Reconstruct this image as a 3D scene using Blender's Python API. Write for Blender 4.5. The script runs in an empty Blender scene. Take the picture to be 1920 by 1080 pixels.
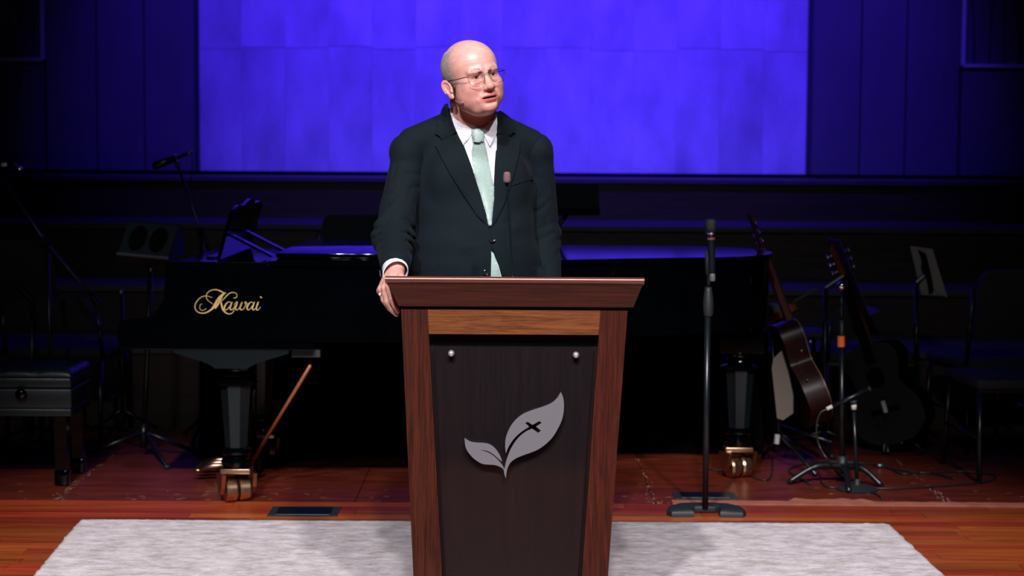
import bpy, bmesh, math, random
import numpy as np
from mathutils import Vector, Matrix, Euler
from mathutils.bvhtree import BVHTree
from mathutils.geometry import delaunay_2d_cdt
random.seed(7)
rng = np.random.default_rng(7)
SC = bpy.context.scene
COL = SC.collection
R = math.radians

# ---------------------------------------------------------------- camera
FPX = 3300.0
CAMZ = 1.47
cam_data = bpy.data.cameras.new('camera')
cam = bpy.data.objects.new('camera', cam_data)
COL.objects.link(cam)
cam_data.sensor_width = 36.0
cam_data.lens = FPX / 1920.0 * 36.0
cam_data.clip_end = 200
PITCH = R(4.557); ROLL = R(0.36)
cam_mat = Matrix.Translation((0, 0, CAMZ)) @ Matrix.Rotation(R(90) - PITCH, 4, 'X') @ Matrix.Rotation(ROLL, 4, 'Z')
cam.matrix_world = cam_mat
cam_data.dof.use_dof = True
cam_data.dof.focus_distance = 5.55
cam_data.dof.aperture_fstop = 3.2
SC.camera = cam
CR = cam_mat.to_3x3(); CO = cam_mat.to_translation()

def ray(px, py):
    return (CR @ Vector(((px - 960) / FPX, (540 - py) / FPX, -1.0))).normalized()
def P(px, py, Y):
    d = ray(px, py); return CO + d * (Y / d.y)
def F(px, py, z=0.0):
    d = ray(px, py); return CO + d * ((z - CO.z) / d.z)

# ---------------------------------------------------------------- world, light, exposure
world = bpy.data.worlds.new('world'); SC.world = world
world.use_nodes = True
wb = world.node_tree.nodes['Background']
wb.inputs[0].default_value = (0.10, 0.14, 1.0, 1); wb.inputs[1].default_value = 0.008
SC.view_settings.view_transform = 'Standard'
SC.view_settings.look = 'None'
SC.view_settings.gamma = 1.0
SC.view_settings.use_curve_mapping = False
SC.view_settings.exposure = 0.0
SC.cycles.use_denoising = True
SC.cycles.max_bounces = 6
SC.cycles.caustics_reflective = False
SC.cycles.caustics_refractive = False
SC.cycles.sample_clamp_indirect = 4.0

def spot(name, loc, aim, power, color, angle, blend, size=0.12):
    d = bpy.data.lights.new(name, 'SPOT'); d.energy = power; d.color = color
    d.spot_size = R(angle); d.spot_blend = blend; d.shadow_soft_size = size
    o = bpy.data.objects.new(name, d); COL.objects.link(o)
    o.location = loc
    o.rotation_euler = (Vector(aim) - Vector(loc)).to_track_quat('-Z', 'Y').to_euler()
    return o
WARM = (1.0, 0.94, 0.95)
spot('stage_spotlight', (-1.7, -1.6, 7.2), (-0.60, 4.90, 0.0), 2750, WARM, 30, 0.30, 0.17)
spot('stage_spotlight', (0.15, -1.6, 7.2), (0.0, 4.90, 0.0), 1900, WARM, 30, 0.30, 0.17)
spot('stage_spotlight', (1.9, -1.6, 7.2), (0.60, 4.90, 0.0), 2300, WARM, 30, 0.30, 0.17)
spot('front_fill', (-1.0, -3.5, 6.8), (0.0, 8.2, 0.2), 520, (0.80, 0.94, 1.0), 30, 0.9, 0.3)  # added fill spot, lifts the dim rear stage
BLUE = (0.062, 0.022, 1.0)
for bx, pw in ((-1.80, 1500), (-0.5, 1700), (0.75, 1700), (1.95, 1900)):
    spot('wall_wash_light', (bx, 9.6, 6.6), (bx * 0.9, 12.6, 2.2), pw, BLUE, 40, 1.0, 0.15)

# ---------------------------------------------------------------- mesh helpers
WORG = {}
def worg(o):
    return WORG.get(o.name, Vector((0, 0, 0))) if o is not None else Vector((0, 0, 0))
def empty(name, loc, label=None, cat=None, group=None, kind=None):
    o = bpy.data.objects.new(name, None); COL.objects.link(o)
    o.location = loc; o.empty_display_size = 0.05
    WORG[o.name] = Vector(loc)
    tag(o, label, cat, group, kind); return o
def tag(o, label=None, cat=None, group=None, kind=None):
    if label: o['label'] = label
    if cat: o['category'] = cat
    if group: o['group'] = group
    if kind: o['kind'] = kind
    return o
def mesh_obj(name, verts, faces, mat, parent=None, smooth=False, auto=None, label=None):
    """verts in world coordinates; the object's origin sits on the parent's origin (or on its own centre foot)"""
    me = bpy.data.meshes.new(name)
    V = np.array(verts, dtype=float).reshape(-1, 3)
    if parent is not None: org = worg(parent)
    else:
        lo, hi = V.min(0), V.max(0); org = Vector(((lo[0] + hi[0]) / 2, (lo[1] + hi[1]) / 2, lo[2]))
    V = V - np.array(org)
    me.from_pydata(V.tolist(), [], [tuple(int(i) for i in f) for f in faces])
    me.validate(); me.update()
    if smooth: me.polygons.foreach_set('use_smooth', [True] * len(me.polygons))
    if auto:
        me.polygons.foreach_set('use_smooth', [True] * len(me.polygons))
        me.set_sharp_from_angle(angle=R(auto))
    if mat is not None: me.materials.append(mat)
    o = bpy.data.objects.new(name, me); COL.objects.link(o)
    if parent is not None: o.parent = parent
    else: o.location = org
    WORG[o.name] = org
    if label: o['label'] = label
    return o

class MB:
    def __init__(self): self.v = []; self.f = []
    def add(self, v, f):
        n = len(self.v); self.v += [tuple(p) for p in v]; self.f += [tuple(i + n for i in q) for q in f]; return self
    def box(self, lo, hi, M=None, bev=0.0):
        x0, y0, z0 = lo; x1, y1, z1 = hi
        if bev > 0:
            b = min(bev, (x1-x0)/2.01, (y1-y0)/2.01, (z1-z0)/2.01)
            bm = bmesh.new(); bmesh.ops.create_cube(bm, size=1)
            for v in bm.verts: v.co = Vector(((x0+x1)/2 + v.co.x*(x1-x0), (y0+y1)/2 + v.co.y*(y1-y0), (z0+z1)/2 + v.co.z*(z1-z0)))
            bmesh.ops.bevel(bm, geom=list(bm.edges), offset=b, segments=2, affect='EDGES', profile=0.5)
            bm.verts.index_update()
            v = [p.co.copy() for p in bm.verts]; f = [[q.index for q in fc.verts] for fc in bm.faces]; bm.free()
        else:
            v = [Vector(c) for c in ((x0,y0,z0),(x1,y0,z0),(x1,y1,z0),(x0,y1,z0),(x0,y0,z1),(x1,y0,z1),(x1,y1,z1),(x0,y1,z1))]
            f = [(0,3,2,1),(4,5,6,7),(0,1,5,4),(1,2,6,5),(2,3,7,6),(3,0,4,7)]
        if M is not None: v = [M @ p for p in v]
        return self.add(v, f)
    def hexa(self, c8):
        return self.add(c8, [(0,3,2,1),(4,5,6,7),(0,1,5,4),(1,2,6,5),(2,3,7,6),(3,0,4,7)])
    def tube(self, pts, r, n=8, closed=False, caps=True):
        pts = [Vector(p) for p in pts]; m = len(pts)
        rr = r if isinstance(r, (list, tuple)) else [r] * m
        up = None; rings = []
        for i, p in enumerate(pts):
            if closed: t = pts[(i+1) % m] - pts[i-1]
            else: t = pts[min(i+1, m-1)] - pts[max(i-1, 0)]
            if t.length < 1e-9: t = Vector((0, 0, 1))
            t.normalize()
            if up is None:
                up = Vector((0, 0, 1)) if abs(t.z) < 0.9 else Vector((1, 0, 0))
            a = (up - t * up.dot(t))
            if a.length < 1e-6: a = t.orthogonal()
            a.normalize(); b = t.cross(a); up = a
            rings.append([p + (a * math.cos(2*math.pi*k/n) + b * math.sin(2*math.pi*k/n)) * rr[i] for k in range(n)])
        v = [q for rg in rings for q in rg]; f = []
        for i in range(m if closed else m - 1):
            j = (i + 1) % m
            for k in range(n):
                l = (k + 1) % n; f.append((i*n+k, i*n+l, j*n+l, j*n+k))
        if not closed and caps:
            f.append(tuple(reversed(range(n)))); f.append(tuple((m-1)*n + k for k in range(n)))
        return self.add(v, f)
    def lathe(self, prof, c=(0,0,0), n=24, M=None):
        """prof: list of (r, z)"""
        v = []; f = []; m = len(prof)
        for r_, z in prof:
            for k in range(n):
                a = 2*math.pi*k/n; v.append(Vector((c[0]+r_*math.cos(a), c[1]+r_*math.sin(a), c[2]+z)))
        for i in range(m-1):
            for k in range(n):
                l = (k+1) % n; f.append((i*n+k, i*n+l, (i+1)*n+l, (i+1)*n+k))
        f.append(tuple(reversed(range(n)))); f.append(tuple((m-1)*n+k for k in range(n)))
        if M is not None: v = [M @ p for p in v]
        return self.add(v, f)
    def cyl(self, a, b, r, n=12, r2=None):
        return self.tube([a, b], [r, r if r2 is None else r2], n)
    def ball(self, c, r, n=12, sc=(1,1,1), M=None):
        v = []; f = []; m = n // 2
        for i in range(m+1):
            th = math.pi*i/m
            for k in range(n):
                a = 2*math.pi*k/n
                p = Vector((r*sc[0]*math.sin(th)*math.cos(a), r*sc[1]*math.sin(th)*math.sin(a), r*sc[2]*math.cos(th)))
                if M is not None: p = M @ p
                v.append(Vector(c) + p)
        for i in range(m):
            for k in range(n):
                l = (k+1) % n; f.append((i*n+k, (i+1)*n+k, (i+1)*n+l, i*n+l))
        return self.add(v, f)
    def prism(self, poly, fn, t0, t1):
        """poly: 2D outline (may be concave); fn(u, v, t) -> point; extruded between t0 and t1"""
        n = len(poly)
        r_ = delaunay_2d_cdt([Vector(p) for p in poly], [], [list(range(n))], 1, 1e-7)
        vv, ff = r_[0], r_[2]; m = len(vv)
        v = [fn(p[0], p[1], t0) for p in vv] + [fn(p[0], p[1], t1) for p in vv]
        f = [tuple(q) for q in ff] + [tuple(m + i for i in reversed(q)) for q in ff]
        cnt = {}
        for q in ff:
            for i in range(len(q)):
                cnt[(q[i], q[(i+1) % len(q)])] = 1
        for (a, b) in cnt:
            if (b, a) not in cnt: f.append((b, a, m + a, m + b))
        return self.add(v, f)
    def build(self, name, mat, parent=None, smooth=False, auto=None, label=None):
        return mesh_obj(name, self.v, self.f, mat, parent, smooth, auto, label)

def catmull(pts, n=6, closed=False, corners=()):
    out = []; m = len(pts)
    for i in range(m if closed else m - 1):
        p1 = np.array(pts[i], float); p2 = np.array(pts[(i+1) % m], float)
        p0 = np.array(pts[i-1], float) if (closed or i > 0) and i not in corners else 2*p1 - p2
        nx = (i+1) % m
        p3 = np.array(pts[(i+2) % m], float) if (closed or i + 2 < m) and nx not in corners else 2*p2 - p1
        for k in range(n):
            t = k / n
            out.append(tuple(0.5*((2*p1)+(-p0+p2)*t+(2*p0-5*p1+4*p2-p3)*t*t+(-p0+3*p1-3*p2+p3)*t**3)))
    if not closed: out.append(tuple(pts[-1]))
    return out

# ---------------------------------------------------------------- materials
def mat_new(name):
    m = bpy.data.materials.new(name); m.use_nodes = True
    nt = m.node_tree; b = nt.nodes['Principled BSDF']
    return m, nt, b
def simple(name, col, rough=0.5, metal=0.0, spec=0.5, coat=0.0, sheen=0.0, noise=0.0, nscale=30.0, bump=0.0, bscale=200.0):
    m, nt, b = mat_new(name)
    b.inputs['Base Color'].default_value = (*col, 1); b.inputs['Roughness'].default_value = rough
    b.inputs['Metallic'].default_value = metal; b.inputs['Specular IOR Level'].default_value = spec
    b.inputs['Coat Weight'].default_value = coat; b.inputs['Coat Roughness'].default_value = 0.05
    b.inputs['Sheen Weight'].default_value = sheen
    tc = nt.nodes.new('ShaderNodeTexCoord')
    nz = nt.nodes.new('ShaderNodeTexNoise'); nz.inputs['Scale'].default_value = nscale; nz.inputs['Detail'].default_value = 4
    nt.links.new(tc.outputs['Object'], nz.inputs['Vector'])
    mx = nt.nodes.new('ShaderNodeMix'); mx.data_type = 'RGBA'
    k = max(noise, 0.02)
    mx.inputs[6].default_value = (*[c*(1-k) for c in col], 1); mx.inputs[7].default_value = (*[min(1, c*(1+k)) for c in col], 1)
    nt.links.new(nz.outputs['Fac'], mx.inputs[0]); nt.links.new(mx.outputs[2], b.inputs['Base Color'])
    if bump > 0:
        n2 = nt.nodes.new('ShaderNodeTexNoise'); n2.inputs['Scale'].default_value = bscale; n2.inputs['Detail'].default_value = 3
        nt.links.new(tc.outputs['Object'], n2.inputs['Vector'])
        bp = nt.nodes.new('ShaderNodeBump'); bp.inputs['Strength'].default_value = bump; bp.inputs['Distance'].default_value = 0.002
        nt.links.new(n2.outputs['Fac'], bp.inputs['Height']); nt.links.new(bp.outputs['Normal'], b.inputs['Normal'])
    return m
def wood(name, c0, c1, axis=0, rough=0.35, coat=0.0, stretch=14.0, scale=6.0, rand=0.0, rand_axis=True, fine=0.35, spec=0.5):
    """grain runs along the axis"""
    m, nt, b = mat_new(name); N = nt.nodes.new; L = nt.links.new
    tc = N('ShaderNodeTexCoord'); mp = N('ShaderNodeMapping')
    s = [scale*stretch/2]*3; s[axis] = scale / 4
    mp.inputs['Scale'].default_value = s
    oi = N('ShaderNodeObjectInfo'); cb = N('ShaderNodeCombineXYZ'); mu = N('ShaderNodeMath'); mu.operation = 'MULTIPLY'; mu.inputs[1].default_value = 37.0
    L(oi.outputs['Random'], mu.inputs[0])
    for i in range(3): L(mu.outputs[0], cb.inputs[i])
    L(cb.outputs[0], mp.inputs['Location']); L(tc.outputs['Object'], mp.inputs['Vector'])
    nz = N('ShaderNodeTexNoise'); nz.inputs['Scale'].default_value = 1.0; nz.inputs['Detail'].default_value = 6; nz.inputs['Roughness'].default_value = 0.65
    nz.inputs['Distortion'].default_value = 1.2
    L(mp.outputs[0], nz.inputs['Vector'])
    n2 = N('ShaderNodeTexNoise'); n2.inputs['Scale'].default_value = 5.0; n2.inputs['Detail'].default_value = 3
    L(mp.outputs[0], n2.inputs['Vector'])
    ad = N('ShaderNodeMath'); ad.operation = 'MULTIPLY_ADD'; ad.inputs[1].default_value = fine; L(n2.outputs['Fac'], ad.inputs[0]); L(nz.outputs['Fac'], ad.inputs[2])
    cr = N('ShaderNodeValToRGB'); cr.color_ramp.elements[0].position = 0.48; cr.color_ramp.elements[1].position = 0.95
    cr.color_ramp.elements[0].color = (*c0, 1); cr.color_ramp.elements[1].color = (*c1, 1)
    L(ad.outputs[0], cr.inputs[0])
    out = cr.outputs[0]
    if rand > 0:
        hs = N('ShaderNodeHueSaturation'); mr = N('ShaderNodeMapRange'); mr.inputs[3].default_value = 1-rand; mr.inputs[4].default_value = 1+rand
        L(oi.outputs['Random'], mr.inputs[0]); L(mr.outputs[0], hs.inputs['Value']); L(out, hs.inputs['Color'])
        m2 = N('ShaderNodeMath'); m2.operation = 'MULTIPLY'; m2.inputs[1].default_value = 7.13; L(oi.outputs['Random'], m2.inputs[0])
        fr = N('ShaderNodeMath'); fr.operation = 'FRACT'; L(m2.outputs[0], fr.inputs[0])
        m3 = N('ShaderNodeMapRange'); m3.inputs[3].default_value = 0.488; m3.inputs[4].default_value = 0.512; L(fr.outputs[0], m3.inputs[0]); L(m3.outputs[0], hs.inputs['Hue'])
        out = hs.outputs[0]
    L(out, b.inputs['Base Color'])
    b.inputs['Roughness'].default_value = rough; b.inputs['Coat Weight'].default_value = coat; b.inputs['Coat Roughness'].default_value = 0.12
    b.inputs['Specular IOR Level'].default_value = spec
    bp = N('ShaderNodeBump'); bp.inputs['Strength'].default_value = 0.12; bp.inputs['Distance'].default_value = 0.002
    L(ad.outputs[0], bp.inputs['Height']); L(bp.outputs['Normal'], b.inputs['Normal'])
    return m

M = {}
M['piano'] = simple('piano_lacquer', (0.0005, 0.0008, 0.0013), 0.07, spec=0.32, noise=0.05)
M['black_metal'] = simple('black_metal', (0.004, 0.0065, 0.008), 0.32, spec=0.5, noise=0.1)
M['black_matte'] = simple('black_matte', (0.012, 0.014, 0.017), 0.6, noise=0.2)
M['black_rubber'] = simple('black_rubber', (0.011, 0.015, 0.017), 0.55, noise=0.25, nscale=60, bump=0.2)
M['drape'] = simple('black_drape', (0.0015, 0.0015, 0.002), 0.95, spec=0.05, noise=0.2)
M['cable'] = simple('cable_rubber', (0.008, 0.010, 0.012), 0.45, noise=0.1)
M['chrome'] = simple('chrome', (0.85, 0.85, 0.86), 0.12, 1.0)
M['steel'] = simple('brushed_steel', (0.30, 0.31, 0.34), 0.42, 1.0, noise=0.06, nscale=90)
M['standoff'] = simple('satin_nickel', (0.62, 0.63, 0.66), 0.30, 0.7)
M['emblem'] = simple('brushed_aluminium', (0.165, 0.165, 0.185), 0.5, 0.35, noise=0.06, nscale=90)
M['piano_satin'] = simple('piano_painted_sheen', (0.0040, 0.0078, 0.0090), 0.22, spec=0.35, noise=0.15)  # paler teal base paints in the reflection of the lit floor
M['brass'] = simple('brass', (0.50, 0.34, 0.21), 0.30, 1.0, noise=0.25, nscale=25)
M['gold_print'] = simple('gold_print', (0.62, 0.45, 0.15), 0.45, 0.2, noise=0.05)
M['white_tape'] = simple('white_tape', (0.55, 0.55, 0.52), 0.6, noise=0.1)
M['orange_tape'] = simple('orange_tape', (0.95, 0.17, 0.03), 0.5, noise=0.1, bump=0.3)
M['cream'] = simple('cream_card', (0.085, 0.068, 0.056), 0.6, noise=0.08)
M['leather'] = simple('black_leather', (0.0045, 0.0105, 0.0125), 0.36, spec=0.3, noise=0.2, nscale=50, bump=0.35, bscale=260)
M['paper'] = simple('grey_paper', (0.16, 0.15, 0.14), 0.7, noise=0.1)
M['chair_pad'] = simple('chair_padding', (0.010, 0.012, 0.016), 0.8, noise=0.2)
M['brace_rod'] = simple('copper_rod', (0.42, 0.13, 0.045), 0.35, 0.6, noise=0.15)
M['spruce'] = wood('spruce_top', (0.20, 0.13, 0.08), (0.30, 0.2, 0.13), 2, 0.4)
M['rosewood'] = wood('rosewood_side', (0.006, 0.002, 0.0015), (0.028, 0.007, 0.004), 2, 0.4, 0.0, spec=.3)
M['mahogany'] = wood('mahogany_neck', (0.10, 0.02, 0.01), (0.22, 0.05, 0.025), 2, 0.3, 0.3)
M['violin'] = wood('violin_varnish', (0.30, 0.06, 0.015), (0.5, 0.13, 0.03), 0, 0.2, 0.5)
M['walnut_v'] = wood('walnut_upright', (0.0035, 0.0010, 0.0005), (0.060, 0.0140, 0.0050), 2, 0.42, 0.0, spec=.25, rand=0.06, scale=11, stretch=12, fine=.55)
M['walnut_h'] = wood('walnut_crosswise', (0.005, 0.0011, 0.0007), (0.068, 0.0135, 0.0065), 0, 0.42, 0.0, scale=12, stretch=14, fine=.6, spec=.25)
M['amber_h'] = wood('amber_walnut_rail', (0.022, 0.006, 0.0025), (0.185, 0.058, 0.017), 0, 0.34, 0.1, scale=16, stretch=12, fine=.6)
M['panel_v'] = wood('dark_veneer', (0.0035, 0.0018, 0.0022), (0.016, 0.0050, 0.0045), 2, 0.5, 0.0, stretch=12, scale=9, fine=.5, spec=.3)
M['plank'] = wood('floor_plank', (0.24, 0.034, 0.008), (0.50, 0.12, 0.030), 0, 0.32, 0.15, rand=0.30, stretch=10, fine=0.2)
M['step_wood'] = wood('riser_wood', (0.014, 0.005, 0.003), (0.070, 0.026, 0.015), 0, 0.5)
M['tread'] = simple('riser_tread', (0.06, 0.05, 0.055), 0.6, noise=0.3, nscale=5)

def sheet_mat():
    m, nt, b = mat_new('worn_stage_hardboard'); N = nt.nodes.new; L = nt.links.new
    tc = N('ShaderNodeTexCoord')
    mp = N('ShaderNodeMapping'); mp.inputs['Scale'].default_value = (2.2, 9, 1); L(tc.outputs['Object'], mp.inputs['Vector'])
    n1 = N('ShaderNodeTexNoise'); n1.inputs['Scale'].default_value = 2.0; n1.inputs['Detail'].default_value = 8; n1.inputs['Roughness'].default_value = 0.7
    L(mp.outputs[0], n1.inputs['Vector'])
    cr = N('ShaderNodeValToRGB'); e = cr.color_ramp.elements
    e[0].position = 0.3; e[0].color = (0.055, 0.008, 0.0045, 1); e[1].position = 0.72; e[1].color = (0.17, 0.028, 0.013, 1)
    L(n1.outputs['Fac'], cr.inputs[0])
    n2 = N('ShaderNodeTexNoise'); n2.inputs['Scale'].default_value = 15.0; n2.inputs['Detail'].default_value = 6; n2.inputs['Roughness'].default_value = 0.75
    L(tc.outputs['Object'], n2.inputs['Vector'])
    c2 = N('ShaderNodeValToRGB'); c2.color_ramp.elements[0].position = 0.70; c2.color_ramp.elements[1].position = 0.76
    L(n2.outputs['Fac'], c2.inputs[0])
    mx = N('ShaderNodeMix'); mx.data_type = 'RGBA'; L(c2.outputs[0], mx.inputs[0]); L(cr.outputs[0], mx.inputs[6]); mx.inputs[7].default_value = (0.22, 0.10, 0.07, 1)
    L(mx.outputs[2], b.inputs['Base Color'])
    b.inputs['Roughness'].default_value = 0.36; b.inputs['Specular IOR Level'].default_value = 0.28
    bp = N('ShaderNodeBump'); bp.inputs['Strength'].default_value = 0.15; bp.inputs['Distance'].default_value = 0.003
    L(n2.outputs['Fac'], bp.inputs['Height']); L(bp.outputs['Normal'], b.inputs['Normal'])
    return m
M['sheet'] = sheet_mat()

def wall_mat(name, base, var, rough=0.7):
    m, nt, b = mat_new(name); N = nt.nodes.new; L = nt.links.new
    tc = N('ShaderNodeTexCoord'); oi = N('ShaderNodeObjectInfo')
    mp = N('ShaderNodeMapping'); mp.inputs['Scale'].default_value = (1.6, 1, 0.8)
    va = N('ShaderNodeVectorMath'); va.operation = 'ADD'; cb = N('ShaderNodeCombineXYZ')
    mu = N('ShaderNodeMath'); mu.operation = 'MULTIPLY'; mu.inputs[1].default_value = 11.0
    L(oi.outputs['Random'], mu.inputs[0]); L(mu.outputs[0], cb.inputs[1]); L(tc.outputs['Object'], va.inputs[0]); L(cb.outputs[0], va.inputs[1])
    L(va.outputs[0], mp.inputs['Vector'])
    n1 = N('ShaderNodeTexNoise'); n1.inputs['Scale'].default_value = 2.2; n1.inputs['Detail'].default_value = 5; n1.inputs['Roughness'].default_value = 0.55
    L(mp.outputs[0], n1.inputs['Vector'])
    mr = N('ShaderNodeMapRange'); mr.inputs[1].default_value = 0.3; mr.inputs[2].default_value = 0.7
    mr.inputs[3].default_value = base*(1-var); mr.inputs[4].default_value = base*(1+var*0.6); L(n1.outputs['Fac'], mr.inputs[0])
    m2 = N('ShaderNodeMapRange'); m2.inputs[3].default_value = 0.93; m2.inputs[4].default_value = 1.05; L(oi.outputs['Random'], m2.inputs[0])
    m3 = N('ShaderNodeMath'); m3.operation = 'MULTIPLY'; L(mr.outputs[0], m3.inputs[0]); L(m2.outputs[0], m3.inputs[1])
    cc = N('ShaderNodeCombineColor')
    for i in range(3): L(m3.outputs[0], cc.inputs[i])
    L(cc.outputs[0], b.inputs['Base Color'])
    b.inputs['Roughness'].default_value = rough; b.inputs['Specular IOR Level'].default_value = 0.25
    return m
M['wall'] = wall_mat('pale_wall_board', 0.62, 0.30)
M['wall_dark'] = wall_mat('dimmed_side_board', 0.12, 0.12)  # dark tone partly stands in for wash light cut off at the sides
M['wall_frame'] = simple('wall_frame', (0.035, 0.04, 0.04), 0.5)
M['frame_pale'] = simple('frame_pale', (0.60, 0.72, 0.60), 0.5)

def rug_mat():
    m, nt, b = mat_new('woven_rug'); N = nt.nodes.new; L = nt.links.new
    tc = N('ShaderNodeTexCoord')
    mp = N('ShaderNodeMapping'); mp.inputs['Scale'].default_value = (1, 2.2, 1); L(tc.outputs['Object'], mp.inputs['Vector'])
    n1 = N('ShaderNodeTexNoise'); n1.inputs['Scale'].default_value = 9.0; n1.inputs['Detail'].default_value = 10; n1.inputs['Roughness'].default_value = 0.84
    L(mp.outputs[0], n1.inputs['Vector'])
    cr = N('ShaderNodeValToRGB'); e = cr.color_ramp.elements
    e[0].position = 0.36; e[0].color = (0.36, 0.31, 0.33, 1); e[1].position = 0.60; e[1].color = (0.75, 0.70, 0.73, 1)
    L(n1.outputs['Fac'], cr.inputs[0])
    n2 = N('ShaderNodeTexNoise'); n2.inputs['Scale'].default_value = 5.0; n2.inputs['Detail'].default_value = 6; n2.inputs['Roughness'].default_value = 0.7
    m2 = N('ShaderNodeMapping'); m2.inputs['Scale'].default_value = (1.3, 2.4, 1); m2.inputs['Location'].default_value = (3, 5, 0); L(tc.outputs['Object'], m2.inputs['Vector']); L(m2.outputs[0], n2.inputs['Vector'])
    c2 = N('ShaderNodeValToRGB'); c2.color_ramp.elements[0].position = 0.56; c2.color_ramp.elements[1].position = 0.72; c2.color_ramp.elements[1].color = (0.55, 0.55, 0.55, 1)
    L(n2.outputs['Fac'], c2.inputs[0])
    mx = N('ShaderNodeMix'); mx.data_type = 'RGBA'; L(c2.outputs[0], mx.inputs[0]); L(cr.outputs[0], mx.inputs[6]); mx.inputs[7].default_value = (0.40, 0.27, 0.17, 1)
    L(mx.outputs[2], b.inputs['Base Color']); b.inputs['Roughness'].default_value = 0.95; b.inputs['Specular IOR Level'].default_value = 0.1
    n3 = N('ShaderNodeTexNoise'); n3.inputs['Scale'].default_value = 160.0; L(tc.outputs['Object'], n3.inputs['Vector'])
    bp = N('ShaderNodeBump'); bp.inputs['Strength'].default_value = 0.6; bp.inputs['Distance'].default_value = 0.005
    L(n3.outputs['Fac'], bp.inputs['Height']); L(bp.outputs['Normal'], b.inputs['Normal'])
    return m
M['rug'] = rug_mat()
def acrylic_mat():
    m, nt, b = mat_new('clear_acrylic'); N = nt.nodes.new; L = nt.links.new
    nt.nodes.remove(b)
    tr = N('ShaderNodeBsdfTransparent'); tr.inputs[0].default_value = (0.86, 0.89, 0.92, 1)
    gl = N('ShaderNodeBsdfGlossy'); gl.inputs['Roughness'].default_value = 0.04
    fr = N('ShaderNodeFresnel'); fr.inputs[0].default_value = 1.45
    mx = N('ShaderNodeMixShader'); ge = N('ShaderNodeNewGeometry'); su = N('ShaderNodeMath'); su.operation = 'SUBTRACT'; su.inputs[0].default_value = 1.0; L(ge.outputs['Backfacing'], su.inputs[1])
    mm = N('ShaderNodeMath'); mm.operation = 'MULTIPLY'; L(fr.outputs[0], mm.inputs[0]); L(su.outputs[0], mm.inputs[1])
    L(mm.outputs[0], mx.inputs[0]); L(tr.outputs[0], mx.inputs[1]); L(gl.outputs[0], mx.inputs[2])
    L(mx.outputs[0], nt.nodes['Material Output'].inputs['Surface'])
    return m
M['acrylic'] = acrylic_mat()
# ================================================================ SETTING
EDGE_Y = F(960, 943).y      # where the planks meet the hardboard
RZ = [P(960, y, d).z for y, d in ((655, 9.2), (540, 10.1), (423, 11.0), (334, 11.9))]
RD = [9.2, 10.1, 11.0, 11.9, 12.66]
WALL_Y = 12.6
mb = MB(); mb.box((-9, -2.5, -0.12), (9, 9.3, -0.022))
floor = mb.build('floor', M['black_matte']); floor['kind'] = 'structure'
# planks of the stage front
row = 0; y = EDGE_Y - 0.006
PW = 0.079
while y > 5.35:
    x = -4.0 - random.random() * 1.5
    xlim = 4.0
    while x < xlim:
        ln = random.uniform(0.8, 2.4)
        x1 = min(x + ln, xlim + 0.5)
        # only planks outside the rug's middle matter, all of them are laid
        b = MB().box((x + 0.0012, y - PW + 0.0016, -0.022), (x1 - 0.0012, y, random.uniform(-0.0008, 0.0)))
        b.build('plank', M['plank'], floor)
        x = x1
    y -= PW; row += 1
b = MB().box((-9, -2.5, -0.022), (9, y, -0.0005)); b.build('apron_board', M['plank'], floor)
# hardboard sheets of the stage rear
seamx = [F(95, 943).x, F(1228, 944).x, F(1781, 944).x]
s0 = seamx[0]; W = (seamx[2] - seamx[0]) / 3.0
W1 = (seamx[1] - seamx[0]) / 2.0
xs = [s0 - 2*W1, s0 - W1, s0, s0 + W1, seamx[1], seamx[2], seamx[2] + 1.22, seamx[2] + 2.44]
for i in range(len(xs) - 1):
    for (ya, yb) in ((EDGE_Y + 0.0, 8.36), (8.364, 9.3)):
        MB().box((xs[i] + 0.002, ya + 0.002, -0.022), (xs[i+1] - 0.002, yb - 0.002, 0.0)).build('floor_sheet', M['sheet'], floor)
# worn filler strip on the right of the joint, ragged along its back edge
mb = MB(); pts = []
fx = F(1262, 946).x; n = 60; gx = 3.1
for i in range(n + 1):
    x = fx + (gx - fx) * i / n
    yb = EDGE_Y + 0.065 - 0.02 * i / n + random.uniform(-0.006, 0.006)
    if 1500 < 960 + x / 7.2 * FPX < 1640: yb += 0.05 + random.uniform(-0.02, 0.02)
    pts.append((x, yb))
poly = pts + [(gx, EDGE_Y - 0.035), (fx, EDGE_Y - 0.012)]
mb.prism(poly, lambda u, v, t: Vector((u, v, t)), 0.0005, 0.004)
M['filler'] = simple('worn_filler', (0.34, 0.115, 0.07), 0.6, noise=0.45, nscale=14, bump=0.3)
mb.build('joint_strip', M['filler'], floor, label='pale worn joint strip')
# chipped paint and white scuffs along the seams of the sheets
M['scuff'] = simple('bare_chips', (0.34, 0.21, 0.15), 0.7, noise=0.3)
mb = MB()
for sx, cnt in ((seamx[0], 60), (seamx[1], 30), (seamx[2], 60)):
    for k in range(cnt):
        t = random.random() ** 1.6
        cx = sx + random.gauss(0, 0.004 + 0.012 * (1 - t)**3); cy = EDGE_Y + 0.01 + t * 1.1
        a = random.uniform(0.001, 0.004); l = random.uniform(0.004, 0.03)
        mb.add([(cx - a, cy - l, 0.0006), (cx + a * .4, cy - l*.6, 0.0006), (cx + a, cy + l, 0.0006), (cx - a*.3, cy + l*.5, 0.0006)], [(0, 1, 2, 3)])
for k in range(150):
    cx = random.uniform(-2.3, 2.6); cy = EDGE_Y + 0.012 + abs(random.gauss(0, 0.10 if random.random() < .6 else .5)); a = random.uniform(0.002, 0.016); l = random.uniform(0.001, 0.004)
    mb.add([(cx - a, cy - l, 0.0006), (cx + a, cy - l*.6, 0.0006), (cx + a*.8, cy + l, 0.0006), (cx - a*.7, cy + l, 0.0006)], [(0, 1, 2, 3)])
o = mb.build('paint_chips', M['scuff'], floor); o['kind'] = 'stuff'

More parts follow.
